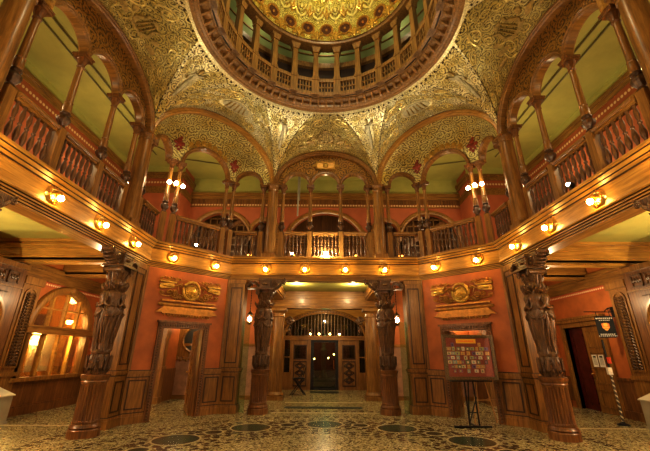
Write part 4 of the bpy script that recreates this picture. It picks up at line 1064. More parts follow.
for phi, sd in ((FL, 'left'), (FR, 'right')):
    for x in (-.64, .64):
        far = (x > 0) == (phi == FL)
        frieze_lamp(phi, x, C0, 'glowing globe lamp on the %s diagonal frieze, %s' % (sd, 'nearer the far front' if far else 'nearer the %s side' % sd))
for x, sd in ((-4.36, 'left'), (4.36, 'right')):
    # three globes in a row on the colonnette pair
    phi = FL if x < 0 else FR; s = -1 if x < 0 else 1
    xx, d = dpath(s*.935)
    t = thing('triple_globe_light', 'cluster of three bright globes on the %s colonnette pair' % sd, 'lamp', bay(phi, xx, C0-.03, 6.22), brot(phi))
    b = MB(); b.tube([(-.20,-.06,0), (.20,-.06,0)], .018, 8); b.box(-.05,.05,-.08,.03,-.05,.05); b.build('bracket', 'brass', t)
    for k in (-1, 0, 1):
        b = MB(); b.ball((k*.20,-.10,.02+.03*(k == 0)), .058, 14, 10); b.build('globe', 'bulb_white', t)
def floodlight(loc, label, big=False):
    t = thing('floodlight', label, 'lamp', loc, atan2(loc[0], loc[1]-YC)*-1)
    b = MB(); b.lathe([(.03,.0),(.035,.015),(.02,.03),(.015,.07)], 12); b.build('stand', 'black_metal', t)
    b = MB(); b.lathe([(.03,-.05),(.045,-.03),(.055,.03),(.06,.05),(.05,.05)], 16); b.xform(Matrix.Translation((0,-.02,.10)) @ Matrix.Rotation(radians(70), 4, 'X')); b.build('housing', 'black_metal', t)
    b = MB(); b.ball((0,-.07,.115), .068 if big else .038, 12, 8); b.build('lens', 'star_bulb' if big else 'bulb_white', t)
floodlight((.02, 10.66, 4.44), 'dazzling white spotlight at the foot of the central balustrade', True)
floodlight((-1.07, 10.68, 4.44), 'small white floodlight on the ledge left of the dazzling one')
floodlight((-3.86, 9.80, 4.44), 'small white floodlight on the ledge of the left diagonal gallery')
floodlight((4.6, 5.75, 4.44), 'small white floodlight on the ledge of the right gallery')
for x, w in ((-3.15, 'outer left'), (-1.35, 'inner left'), (1.3, 'inner right'), (3.15, 'outer right')):
    t = thing('gallery_sconce', 'amber sconce glowing behind the far balustrade, %s one' % w, 'lamp', (x, YF-.02, 5.2))
    b = MB(); b.box(-.05,.05,-.03,0,-.15,.15); b.tube([(0,-.03,-.08),(0,-.10,-.10),(0,-.12,-.04)], .012, 6); b.build('bracket', 'brass', t)
    b = MB(); b.lathe([(.05,-.05),(.09,.0),(.11,.12),(.09,.2)], 14, c=(0,-.14,0)); b.build('shade', 'amber', t)
# hanging lanterns between the far columns and the far wall
for x, sd in ((-2.72, 'left'), (2.62, 'right')):
    t = thing('hanging_lantern', 'bright glass lantern hanging on a chain, %s of the entry passage' % sd, 'lantern', (x, 12.9, 2.62))
    b = MB(); b.tube([(0,0,.42),(0,0,1.80)], .010, 6)
    for i in range(14): b.ball((0,0,.48+.095*i), (.018,.018,.03), 6, 4)
    b.build('chain', 'black_metal', t)
    b = MB(); b.lathe([(.01,.42),(.03,.38),(.10,.30),(.12,.28),(.12,.26)], 6); b.lathe([(.05,-.08),(.08,-.04),(.09,0)], 6)
    for k in range(6): a = 2*pi*k/6; b.tube([(.09*cos(a), .09*sin(a), 0), (.12*cos(a), .12*sin(a), .27)], .008, 5)
    b.build('cage', 'bronze', t)
    b = MB(); b.ball((0,0,.12), (.07,.07,.09), 12, 8); b.build('bulb', 'bulb_white', t)
# ceiling fittings of the halls behind the diagonal doorways
for s, sd in ((-1, 'left'), (1, 'right')):
    t = thing('double_bulb_fitting', 'small two-bulb wall light seen through the %s diagonal doorway' % sd, 'lamp', (s*5.15, YF-.02, 2.62))
    b = MB(); b.box(-.22,.22,-.03,0,-.03,.03); 
    for k in (-1, 1): b.tube([(k*.13,-.02,0),(k*.13,-.08,0)], .015, 6)
    b.build('backplate', 'brass', t)
    for k in (-1, 1): b = MB(); b.ball((k*.13,-.12,0), .05, 12, 8); b.build('bulb', 'bulb_white', t)
    if s < 0:
        t = thing('round_mirror', 'round dark mirror in a carved arched panel behind the left doorway', 'mirror', (-4.98, YF-.03, 2.05))
        b = MB(); b.arch(0, 0, .47, .47, [(-.07,-.02),(-.03,-.07),(.03,-.05),(.03,0),(-.07,0)], 40, t0=0, t1=2*pi); b.build('mirror_frame', 'oak_h', t)
        b = MB(); b.lathe([(0,.0),(.42,.0)], 40, cap=False); b.xform(Matrix.Translation((0,-.02,0)) @ Matrix.Rotation(pi/2, 4, 'X')); b.build('mirror_glass', 'office_grey', t)
        b = MB(); b.box(-.85,.85,-.015,0,-.62,.50); 
        for i in range(15): b.ball((-.8+.114*i,-.03,-.66-.05*(i % 2)), (.06,.03,.07), 6, 5)
        for sx in (-1, 1): b.box(sx*.75, sx*.88, -.06, 0, -.6, .5)
        b.build('carved_panel', 'oak_v', t)
# ------------------------------------------------------------------ halls: beams, window wall, doors
for phi, sd in ((LEFT, 'left'), (RIGHT, 'right')):
    s = -1 if phi == LEFT else 1
    for k, (ya, yb, zb) in enumerate(((8.86, 9.22, 3.80), (10.55, 10.95, 3.78))):
        b = MB(); x0, x1 = s*4.78, s*(10.4 if k == 0 else HX); y0, y1 = ya-YC, yb-YC
        b.box(x0, x1, y0, y1, zb+.06, ZH)
        for z0, z1, o in ((zb,zb+.05,-.06), (zb+.05,zb+.12,.0), (zb+.18,zb+.24,.02), (zb+.38,zb+.43,.03), (zb+.43,zb+.48,.05), (zb+.54,ZH,.08)): b.box(x0, x1, y0-o, y1+o, z0, z1)
        struct('trim', b, 'honey' if k == 0 else 'oak_h', None, '%s ceiling beam across the %s hall' % ('nearer' if k == 0 else 'farther', sd), 'beam')
    # cornice and wood band on the outer hall wall
    b = MB(); y0, y1 = 9.2-YC, 12.7-YC
    for z0, z1, o in ((3.56,3.78,.04), (3.50,3.56,.08), (3.78,3.9,.10)): b.box(s*(HX-o), s*HX, y0, y1, z0, z1); b.box(s*5.6, s*HX, 12.7-YC-o, 12.7-YC, z0, z1)
    struct('trim', b, 'oak_y', None, 'wooden cornice board on the %s hall wall' % sd, 'cornice')
    b = MB(); X = s*(HX-.015)
    b.quad((X, y0, 3.36), (X, y1, 3.36), (X, y1, 3.50), (X, y0, 3.50), uv=[(0,-.07), (y1-y0,-.07), (y1-y0,.07), (0,.07)])
    struct('trim', b, 'dot_band', None, 'stencilled pale dot band under the %s hall cornice' % sd, 'trim', smooth=0)
    # carved pilaster by the wall opening
    t = thing('carved_pilaster', 'oak pilaster with a long carved leafy panel on the %s hall wall' % sd, 'pilaster', (s*(HX-.0), 9.52, 0), -pi/2 if s < 0 else pi/2)
    # local +y points out of the room for rz; place local x along wall
    t.rotation_euler.z = pi/2 if s < 0 else -pi/2
    b = MB(); b.box(-.30,.30,-.10,0,0,3.5); b.box(-.33,.33,-.13,0,0,.2); b.box(-.33,.33,-.13,0,.98,1.08); b.box(-.34,.34,-.16,0,3.30,3.5); b.build('pilaster_body', 'oak_v', t)
    b = MB()
    for sx in (-1, 1): b.box(sx*.19-.02, sx*.19+.02, -.13, -.10, 1.2, 3.0)
    b.arch(0, 3.0, .17, .17, [(0,-.13),(.04,-.13),(.04,-.1),(0,-.1)], 14); b.box(-.19,.19,-.13,-.1,1.18,1.22); b.build('panel_frame', 'oak_v', t)
    b = MB()
    for i in range(24):
        z = 1.27+.077*i
        for sx in (-1, 1): b.tube([(sx*.02,-.11,z), (sx*.09,-.135,z+.03), (sx*.14,-.13,z-.005), (sx*.10,-.12,z-.03)], [.012,.024,.024,.012], 6)
        b.ball((0,-.115,z), (.03,.03,.03), 6, 5)
    b.build('leaf_carving', 'carved', t)
    # panelled portal nearer the viewer
    t = thing('panelled_portal', 'dark oak portal panelling with a small arch at the %s picture edge' % sd, 'panelling', (s*(HX-.02), 8.15, 0), pi/2 if s < 0 else -pi/2)
    b = MB(); b.box(-1.0,-.62,-.12,0,0,3.75); b.box(.62,1.0,-.12,0,0,3.75); b.box(-.62,.62,-.12,0,2.98,3.75)
    for i in range(12):
        a0, a1 = pi*i/12, pi*(i+1)/12
        b.prism([(-.62*cos(a0), 2.3+.62*sin(a0)), (-.62*cos(a1), 2.3+.62*sin(a1)), (-.62*cos(a1), 3.0), (-.62*cos(a0), 3.0)], 'y', -.12, 0)
    b.build('portal_frame', 'red_oak', t)
    b = MB(); b.arch(0, 2.3, .60, .60, [(0,-.13),(.04,-.16),(.10,-.16),(.12,-.12),(0,-.1)], 24)
    for sx in (-1, 1): b.box(sx*.60, sx*.72, -.15, -.1, 0, 2.3)
    b.box(-1.0,1.0,-.20,-.08,3.62,3.75); b.box(-1.0,1.0,-.16,-.08,3.12,3.16); b.build('arch_moulding', 'oak_v', t)
    b = MB()
    for q in (-.62,-.2,.22,.64):
        for p in ((-.18,.18,3.22,3.25), (-.18,.18,3.50,3.53), (-.18,-.15,3.22,3.53), (.15,.18,3.22,3.53)): b.box(q+p[0]*.9, q+p[1]*.9, -.15, -.11, p[2], p[3])
        for j in range(6): b.ball((q-.11+.044*j, -.13, 3.37+.03*(j % 2)), (.025,.03,.05), 6, 5)
    b.build('carved_panel', 'carved', t)
    b = MB(); b.box(-.62,.62,-.06,-.02,0,3.0); b.build('inner_panel', 'orange_plaster', t)
# left: arched office window -------------------------------------------------
yc = (WY0+WY1)/2
w1 = bpy.data.objects.new('window_1', None); COL.objects.link(w1); w1.location = (-HX, yc, 0); w1.rotation_euler.z = pi/2; w1['kind'] = 'structure'; w1['label'] = 'arched timber office window in the left hall wall, lit from inside'; w1['category'] = 'window'
hw = WR
b = MB(); b.arch(0, WT, hw-.02, hw*.92-.02, [(-.06,-.06),(-.03,-.10),(.08,-.12),(.14,-.10),(.17,-.05),(.17,0),(-.06,.1)], 36)
for sx in (-1, 1): b.box(sx*(hw-.08), sx*(hw+.14), -.10, .1, WS, WT)
b.box(-hw-.2, hw+.2, -.16, .12, WS-.10, WS); b.ball((0,-.12,WT+hw*.92+.05), (.11,.07,.12), 10, 7); b.build('window_frame', 'oak_v', w1)
b = MB(); b.box(-hw-.16, hw+.16, -.15, .08, WT-.16, WT+.04); b.box(-hw-.18, hw+.18, -.18, .05, WT+.0, WT+.05); b.build('transom', 'oak_h', w1)
b = MB()
for x in (-.60, 0, .60):
    h = WT+sqrt(max(0, 1-(x/hw)**2))*hw*.92; b.box(x-.035, x+.035, -.05, .05, WS, h)
b.box(-1.05,1.05,-.03,.03,WT+.55,WT+.58); b.build('mullion', 'honey', w1)
b = MB(); b.box(-hw,hw,-.005,.005,WS,WT); b.prism([(-hw*cos(pi*i/20), WT+hw*.92*sin(pi*i/20)) for i in range(21)], 'y', -.005, .005); b.build('pane', 'pane', w1, smooth=0)
b = MB(); b.box(-HX, -HX+.05, 9.85-YC, 12.7-YC, 0.20, WS-.12); b.box(-HX, -HX+.09, 9.85-YC, 12.7-YC, 0, .20); b.box(-HX,-HX+.08,9.85-YC,12.7-YC,WS-.16,WS-.10); b.box(-HX,-HX+.07,9.85-YC,12.7-YC,.20,.24)
struct('trim', b, 'red_oak', None, 'plain oak dado panel below the arched office window', 'wainscot')
# the office behind it
b = MB(); b.box(-11.6, -11.4, 7.5-YC, 14.5-YC, 0, 3.8); b.box(-11.5, -HX-.2, 14.3-YC, 14.5-YC, 0, 3.8); b.box(-11.5,-HX-.2,7.4-YC,7.5-YC,0,3.8); b.box(-11.6, -HX-.2, 7.4-YC, 14.5-YC, 3.75, 3.85)
struct('wall_office', b, 'office_wall', label='warm yellow office walls behind the arched window', cat='wall', smooth=0)
b = MB(); b.box(-11.6,-HX-.2,7.4-YC,14.5-YC,-.1,-.01); struct('floor', b, 'oak_h', label='office floor behind the arched window', cat='floor', smooth=0)
t = thing('pendant_lamp', 'bright bare pendant bulb high in the office window', 'lamp', (-9.0, 11.43, 3.37))
b = MB(); b.tube([(0,0,.1),(0,0,.38)], .012, 6); b.lathe([(.02,.06),(.06,.1),(.02,.14)], 10); b.build('cord', 'black_metal', t); b = MB(); b.ball((0,0,0), .10, 14, 10); b.build('bulb', 'office_bulb', t)
t = thing('desk_lamp', 'glowing yellow lamp low right in the office window arch', 'lamp', (-9.2, 12.9, 2.60))
b = MB(); b.tube([(0,0,.08),(0,0,1.15)], .012, 6); b.lathe([(.09,.05),(.05,.11),(.02,.13)], 12); b.build('cord', 'black_metal', t); b = MB(); b.ball((0,0,0), .10, 14, 10); b.build('bulb', 'office_bulb', t)
t = thing('window_blind', 'pale slatted roller blind inside the office, second light of the window', 'blind', (-9.0, 11.75, 1.0))
b = MB(); b.box(-.04,.04,-.5,.5,0,1.25)
for i in range(12): b.box(-.045,.06,-.5,.5,.05+.1*i,.06+.1*i)
b.build('slats', 'blind', t); b = MB(); b.box(-.06,.06,-.53,.53,1.25,1.33); b.build('head_rail', 'office_grey', t)
t = thing('filing_cabinet', 'tall honey wood cupboard behind the right lights of the office window', 'cabinet', (-9.3, 13.2, 0))
b = MB(); b.box(-.25,.25,-.5,.5,0,2.05); b.build('carcass', 'honey', t)
for s in (-1, 1):
    b = MB(); b.box(.25,.28,s*.25-.23,s*.25+.23,.05,2.0); o = b.build('cupboard_door', 'oak_v', t)
    b = MB(); b.ball((.30,s*.06,1.1), .025, 8, 6); b.build('knob', 'brass', o)
t = thing('cupboard', 'low wooden cupboard behind the left light of the office window', 'cabinet', (-9.2, 10.75, 0))
b = MB(); b.box(-.25,.25,-.35,.35,0,1.9); b.box(-.28,.28,-.38,.38,1.9,1.96); b.build('carcass', 'oak_v', t); b = MB(); b.box(.25,.28,-.3,.3,.1,1.8); b.build('cupboard_door', 'honey', t)
t = thing('office_monitor', 'dark grey screen in the lower middle of the office window arch', 'monitor', (-10.6, 13.2, 2.55))
b = MB(); b.box(-.08,.08,-.55,.55,-.2,.35); b.box(-.3,-.05,-.1,.1,-.15,.05); b.build('screen_case', 'office_grey', t); b = MB(); b.box(.08,.09,-.5,.5,-.16,.31); b.build('screen', 'black_sign', t)
# right: wooden double door ---------------------------------------------------
d = MB(); y0, y1 = 10.55, 12.2; X = HX
for ya in (y0-.14, y1): d.box(X-.07, X+.2, ya-YC, ya+.14-YC, 0, 2.42)
d.box(X-.07, X+.2, y0-.14-YC, y1+.14-YC, 2.42, 2.56); d.box(X-.14, X, y0-.22-YC, y1+.22-YC, 2.56, 2.66); d.box(X-.18, X, y0-.26-YC, y1+.26-YC, 2.66, 2.72)
dr = struct('door', d, 'oak_v', None, 'oak double door case in the right hall wall with a moulded hood', 'door')
b = MB(); b.box(X+.12, X+.17, 11.42-YC, y1-YC, .01, 2.42); lf = b.build('door_leaf', 'dark_red_wood', dr)
b = MB()
for z0, z1 in ((.2,.95), (1.15,2.2)):
    for p in ((11.55,12.08,z0,z0+.04), (11.55,12.08,z1-.04,z1), (11.55,11.59,z0,z1), (12.04,12.08,z0,z1)): b.box(X+.10, X+.13, p[0]-YC, p[1]-YC, p[2], p[3])
b.build('door_panel', 'dark_red_wood', lf)
b = MB(); b.box(X+.02, X+.07, y0-YC, 11.40-YC, .01, 2.42); lf = b.build('door_leaf', 'oak_v', dr)
b = MB()
for z0, z1 in ((.15,.62), (.78,1.22), (1.36,1.66), (1.78,2.30)):
    for p in ((10.70,11.25,z0,z0+.04), (10.70,11.25,z1-.04,z1), (10.70,10.74,z0,z1), (11.21,11.25,z0,z1)): b.box(X+.0, X+.03, p[0]-YC, p[1]-YC, p[2], p[3])
b.build('door_panel', 'oak_v', lf)
b = MB(); b.ball((X-.03, 11.34-YC, 1.05), .035, 10, 7); b.box(X,X+.02,11.31-YC,11.37-YC,.93,1.17); b.build('door_knob', 'brass', lf)
for y, w in ((11.12, 'left'), (10.86, 'right')):
    o = MB().box(-.004,.004,-.105,.105,-.17,.17)
    for i in range(7): o.box(-.006,-.003,-.07,.07,-.11+.03*i,-.10+.03*i, 1)
    o.box(-.006,-.003,-.06,.06,.09,.14,1)
    n = o.build('paper_notice', ['white_paper', 'office_grey'], None, (X-.008, y, 1.42), 0, 0); tag(n, 'white paper notice on the oak door, %s of the two' % w, 'notice')
b = MB(); b.box(X-.05,X,9.85-YC,10.40-YC,.2,.93); b.box(X-.05,X,12.35-YC,12.7-YC,.2,.93); b.box(X-.09,X,9.85-YC,10.40-YC,0,.2); b.box(X-.08,X,9.85-YC,10.4-YC,.93,1.0)
struct('trim', b, 'red_oak', None, 'oak dado beside the double door on the right hall wall', 'wainscot')
# hanging sign on a bracket
t = thing('hanging_sign', 'black rounded sign with an orange crest hanging from a wall bracket by the double door', 'sign', (HX, 9.95, 0))
b = MB(); b.box(-.03,0,-.07,.07,2.58,2.86); b.tube([(-.02,0,2.72),(-.85,0,2.72)], .014, 6); b.tube([(-.02,0,2.84),(-.16,0,2.82),(-.26,0,2.74)], .014, 6); b.tube(spiral_path(-.13, 2.77, .05, 1.3, 0), .008, 5); b.build('bracket', 'black_metal', t)
def rrect(w, h, r, n=6):
    pts = []
    for cx, cy, a in ((w-r, h-r, 0), (-w+r, h-r, pi/2), (-w+r, -h+r, pi), (w-r, -h+r, 3*pi/2)):
        for i in range(n+1): pts.append((cx+r*cos(a+pi/2*i/n), cy+r*sin(a+pi/2*i/n)))
    return pts
b = MB(); b.prism(rrect(.21, .29, .06), 'y', -.015, .015); sb = b.build('sign_board', 'black_sign', t, (-.34, 0, 2.32)); sb.rotation_euler.z = radians(-20)
b = MB(); b.prism([(-.09,.08),(-.03,.105),(.0,.08),(.03,.105),(.09,.08),(.085,-.03),(.0,-.12),(-.085,-.03)], 'y', -.019, -.015); b.build('crest', 'sign_orange', sb)
b = MB(); b.prism(ell(0, .05, .05, .05), 'y', -.023, -.019); b.prism(strip(-.07,-.03,.07,-.03,.012), 'y', -.023, -.019); b.prism(strip(-.04,-.08,.04,-.08,.012), 'y', -.023, -.019); b.build('crest_emblem', 'sign_yellow', sb)
b = MB()
for z, n, h in ((.225, 9, .04), (.17, 6, .025), (-.20, 8, .03), (-.245, 10, .025)):
    for i in range(n):
        x = (i-(n-1)/2)*.044; b.box(x-.014, x+.006, -.018, -.015, z-h/2, z+h/2); b.box(x+.006, x+.014, -.018, -.015, z-h/2+(h*.3 if i % 2 else 0), z+h/2-(0 if i % 3 else h*.35))
b.build('lettering', 'sign_white', sb)
b = MB()
for x in (-.2,.2): b.tube([(-.34+x*.7, -x*.3, 2.60), (-.34+x*.7, -x*.3, 2.72)], .008, 5)
b.build('hanger', 'black_metal', t)
# striped pole with a call box
t = thing('striped_pole', 'pale spiral-striped pole standing on the floor below the black sign', 'pole', (7.2, 9.42, 0))
b = MB(); b.lathe([(.13,0),(.13,.02),(.05,.05),(.03,.08)], 18); b.build('foot', 'black_metal', t)
b = MB(); b.lathe([(.028,.06),(.028,1.25)], 14); b.build('striped_shaft', 'spiral_stripe', t); b = MB(); b.tube([(0,0,1.25),(0,0,1.95)], .024, 8); b.build('upper_post', 'black_metal', t)
b = MB(); b.box(-.11,.0,-.09,-.03,1.12,1.29); b.box(-.09,-.02,-.10,-.09,1.19,1.26); b.build('call_box', 'white_paper', t)
b = MB(); b.box(-.03,.06,-.06,-.03,1.38,1.53); b.box(-.015,.045,-.065,-.06,1.42,1.49); b.build('warning_tag', 'red_tag', t)
# ------------------------------------------------------------------ entry passage
for s, sd in ((-1, 'left'), (1, 'right')):
    t = thing('entry_column', 'plain round oak column on the %s of the entry passage' % sd, 'column', (s*1.80, YF-.02, 0))
    b = MB(); b.box(-.31,.31,-.31,.31,0,.13); b.lathe([(.30,.13),(.31,.18),(.27,.24),(.25,.27)], 24); b.build('base', 'oak_v', t)
    b = MB(); b.lathe([(.245,.26),(.24,.9),(.225,2.0),(.205,2.93)], 24); b.build('shaft', 'oak_v', t)
    b = MB(); b.lathe([(.205,2.90),(.235,2.93),(.235,2.96),(.21,2.98),(.21,3.05),(.25,3.10),(.29,3.14)], 24); b.box(-.31,.31,-.31,.31,3.14,3.24); b.build('capital', 'oak_v', t)
    b = MB(); b.box(s*1.80-.22, s*1.80+.22, 11.2-YC, YF-YC-.2, 3.62, ZH)
    for z0, z1, o in ((3.56,3.64,-.05),(3.80,3.86,.03),(4.1,4.2,.05),(4.28,ZH,.09)): b.box(s*1.80-.22-o, s*1.80+.22+o, 11.2-YC, YF-YC-.2, z0, z1)
    struct('trim', b, 'oak_y', None, 'ceiling beam running from the %s far figure column to the entry' % sd, 'beam')
b = MB(); b.box(-2.1,2.1,YF-YC-.22,YF-YC+.22,3.30,ZH)
for z0, z1, o in ((3.24,3.32,-.04),(3.42,3.48,.03),(3.62,3.68,.03),(3.9,3.98,.05),(4.1,4.16,.07),(4.28,ZH,.1)): b.box(-2.1,2.1,YF-YC-.22-o,YF-YC+.22+o,z0,z1)
struct('trim', b, 'oak_h', None, 'moulded oak beam over the entry columns', 'beam')
struct('ceiling', MB().box(-1.62,1.62,5.12,YF-YC-.2,3.90,3.96), 'green_ceiling', None, 'low green coffer ceiling before the entry', 'ceiling', smooth=0)
for s, sd in ((-1, 'left'), (1, 'right')):
    t = thing('scroll_bracket', 'carved scroll bracket on the inner side of the %s entry column' % sd, 'bracket', (s*1.46, YF-.02, 2.45))
    b = MB(); b.tube(spiral_path(-s*.09, .32, .16, 1.7, 0, sgn=s), .05, 7); b.tube([(0,0,-.1),(-s*.06,0,.0),(-s*.10,0,.14)], [.03,.05,.04], 7); b.ball((-s*.12,0,.32), .06, 8, 6); b.build('scroll', 'carved', t)
# entry wall with fanlight
AW, AZ, AR = 1.95, 2.36, 1.10
b = MB(); n = 30
for i in range(n):
    xa, xb = -AW+2*AW*i/n, -AW+2*AW*(i+1)/n
    za, zb = (AZ+AR*sqrt(max(0, 1-(x/AW)**2)) for x in (xa, xb)); b.prism([(xa,za),(xb,zb),(xb,4.1),(xa,4.1)], 'y', YE-YC, YE-YC+.1)
for s in (-1, 1): b.box(s*AW, s*2.95, YE-YC, YE-YC+.1, 0, 4.1)
struct('wall_entry', b, 'honey', None, 'oak boarded wall around the fanlight of the entry', 'wall')
b = MB(); b.arch(0, AZ, AW, AR, [(0,.08),(0,-.06),(.05,-.10),(.14,-.10),(.20,-.05),(.20,0)], 44)
ar = struct('trim', b.xform(Matrix.Translation((0, YE-YC, 0))), 'oak_h', None, 'wide oak arch around the entry fanlight', 'arch')
c = MB()
for i in range(45):
    a = pi*i/44; c.ball(((AW+.095)*cos(a), YE-YC-.11, AZ+(AR+.095)*sin(a)), .038, 6, 5)
c.build('bead_row', 'carved', ar)
w2 = bpy.data.objects.new('window_2', None); COL.objects.link(w2); w2.location = (0, YE, 0); w2['kind'] = 'structure'; w2['label'] = 'dark barred fanlight over the entry door'; w2['category'] = 'window'
b = MB(); b.prism([(-AW*cos(pi*i/24), AZ+AR*sin(pi*i/24)) for i in range(25)], 'y', .05, .06); b.build('pane', 'pane_dark', w2, smooth=0)
b = MB()
for i in range(23):
    x = -AW+2*AW*(i+1)/24; b.box(x-.018, x+.018, .0, .04, AZ, AZ+AR*sqrt(1-(x/AW)**2))
b.build('bars', 'bronze', w2)
b = MB(); b.box(-AW-.15, AW+.15, -.12, .08, AZ-.16, AZ); b.box(-AW-.18, AW+.18, -.16, .0, AZ-.03, AZ+.03); b.build('transom', 'oak_h', w2)
for x, w in ((-.78, 'first from the left'), (-.30, 'second from the left'), (.28, 'second from the right'), (.80, 'first from the right')):
    t = thing('transom_bulb', 'tiny bulb on the entry transom under the fanlight, %s' % w, 'lamp', (x*.9, YE-.20, AZ+.03))
    b = MB(); b.lathe([(.03,0),(.02,.03),(.015,.05)], 10); b.build('socket', 'brass', t); b = MB(); b.ball((0,0,.085), .038, 10, 7); b.build('bulb', 'tiny_bulb', t)
# entry doors: two carved leaves, glazed middle, sidelights
for s, sd in ((-1, 'left'), (1, 'right')):
    d = MB(); x0, x1 = s*.70, s*1.62; y = YE-YC
    d.box(x0, x1, y-.05, y+.05, 0, AZ-.16); d.box(s*.66, s*.78, y-.09, y+.06, 0, AZ-.16); d.box(s*1.54, s*1.66, y-.09, y+.06, 0, AZ-.16)
    dr = struct('door', d, 'oak_v', None, 'oak entry door leaf with carved lozenges, %s of the glass door' % sd, 'door')
    b = MB(); xm = s*1.16
    b.box(xm-.27, xm+.27, y-.065, y-.05, 1.38, 1.92); b.build('door_pane', 'pane_dark', dr)
    b = MB()
    for p in ((-.31,.31,1.33,1.38),(-.31,.31,1.92,1.98),(-.31,-.26,1.33,1.98),(.26,.31,1.33,1.98),(-.31,.31,.15,.2),(-.31,.31,1.2,1.25),(-.31,-.27,.15,1.25),(.27,.31,.15,1.25)): b.box(xm+p[0], xm+p[1], y-.085, y-.05, p[2], p[3])
    for k in range(3):
        z = .42+.31*k
        for a, c_ in ((.24,.145), (.14,.085)):
            pts = [(-a,z),(0,z+c_),(a,z),(0,z-c_)]
            for i in range(4): (p0, q0), (p1, q1) = pts[i], pts[(i+1) % 4]; b.tube([(xm+p0, y-.06, q0), (xm+p1, y-.06, q1)], .026, 5)
    b.build('lozenge_carving', 'shade_and_lozenge_wood', dr)
    b = MB(); b.box(s*1.66, s*1.95, y-.0, y+.02, .75, AZ-.16); wd = struct('window', b, 'pane_dark', None, 'dark sidelight glass on the %s of the entry' % sd, 'window')
    b = MB(); b.box(s*1.66, s*1.95, y-.05, y+.05, 0, .75); b.box(s*1.93, s*2.1, y-.06, y+.05, 0, AZ); b.box(s*1.66, s*1.95, y-.06, y, 1.4, 1.45); b.build('sill_panel', 'oak_v', wd)
d = MB(); y = YE-YC
for s in (-1, 1): d.box(s*.58, s*.66, y-.05, y+.05, 0, AZ-.16); d.box(s*.52, s*.58, y-.02, y+.03, .05, 2.1)
d.box(-.66,.66,y-.04,y+.05,2.1,AZ-.16); d.box(-.58,.58,y-.02,y+.03,0,.08)
dr = struct('door', d, 'black_metal', None, 'dark glazed middle door of the entry looking out to the night court', 'door')
b = MB(); b.box(-.55,.55,y+.0,y+.01,.06,2.1); b.build('pane', 'pane_dark', dr, smooth=0)
b = MB(); b.tube([(.44,y-.06,.9),(.44,y-.06,1.3)], .016, 6); b.build('pull_handle', 'brass', dr)
# night court beyond
b = MB(); b.box(-5,5,24-YC,24.1-YC,-.1,6); struct('floor', MB().box(-5,5,YE-YC+.12,24-YC,-.1,0.0), 'night_garden', label='dark court ground beyond the entry', cat='floor'); struct('wall_court', b, 'night_garden', label='dark night court beyond the entry door', cat='wall', smooth=0)
t = thing('fountain', 'greenish stone fountain pillar in the night court seen through the glass door', 'fountain', (-.05, 20.3, 0))
b = MB(); b.lathe([(.7,0),(.75,.35),(.65,.36),(.6,.2),(.0,.2)], 28); b.build('basin', 'fountain_stone', t)
b = MB(); b.lathe([(.22,.2),(.20,.5),(.13,.7),(.15,1.6),(.2,1.75),(.10,1.9),(.12,2.3),(0,2.35)], 18); b.build('pillar', 'fountain_stone', t)
for x, w, z in ((.55, 'right', 1.55), (.22, 'middle', 1.35), (-.6, 'left', 1.3)):
    t = thing('court_lamp', 'small warm lamp in the night court, %s one behind the glass door' % w, 'lamp', (x, 21.6, 0))
    b = MB(); b.lathe([(.08,0),(.03,.05),(.02,z-.08)], 10); b.build('lamp_post', 'black_metal', t); b = MB(); b.ball((0,0,z), .05, 10, 7); b.build('bulb', 'tiny_bulb', t)
# floor mats and pale strips
o = MB().prism(rrect(1.20, .16, .05), 'z', 0, .012).build('runner_mat', 'mat_dark', None, (-.03, 12.0, .001)); tag(o, 'narrow dark runner mat across the entry passage, nearer one', 'mat')
o = MB().prism(rrect(.62, .30, .05), 'z', 0, .015).build('door_mat', 'mat_dark', None, (0, 16.6, .001)); tag(o, 'dark door mat in front of the entry door', 'mat')
for nm, x0, x1, y0, y1, lab in (('n', -1.5, 1.5, 10.98, 11.06, 'pale marble strip in the floor under the far front opening'), ('m', -1.35, 1.35, 13.2, 13.28, 'pale marble strip in the floor between the entry columns'),
                            ('l', -7.9, -5.6, 8.96, 9.03, 'pale marble strip in the left hall floor'), ('r', 5.6, 7.9, 8.96, 9.03, 'pale marble strip in the right hall floor')):
    struct('trim', MB().box(x0, x1, y0-YC, y1-YC, 0, .006), 'marble_pale', None, lab, 'trim', smooth=0)
# folding stand by the entry
t = thing('folding_stand', 'black folding stand with crossed legs left of the glass entry door', 'stand', (-1.08, 15.6, 0), radians(15))
b = MB()
for s in (-1, 1): b.tube([(-.28, s*.18, 0), (.22, s*.18, .62)], .018, 6); b.tube([(.28, s*.16, 0), (-.20, s*.16, .62)], .018, 6)
b.build('crossed_legs', 'black_metal', t)
b = MB()
for x, z in ((.22,.62), (-.2,.62), (-.24,.05), (.24,.05)): b.tube([(x,-.2,z),(x,.2,z)], .016, 6)
b.build('crossbar', 'black_metal', t)
b = MB(); b.tube([(.14,-.16,.6),(.24,-.18,.95),(.28,-.17,1.08)], .014, 6); b.tube([(.14,.16,.6),(.24,.18,.95),(.28,.17,1.08)], .014, 6); b.tube([(.27,-.17,1.05),(.27,.17,1.05)], .014, 6); b.prism([(-.2,.60),(.24,.60),(.24,.64),(-.2,.64)], 'y', -.17, .17); b.build('back_rest', 'black_metal', t)
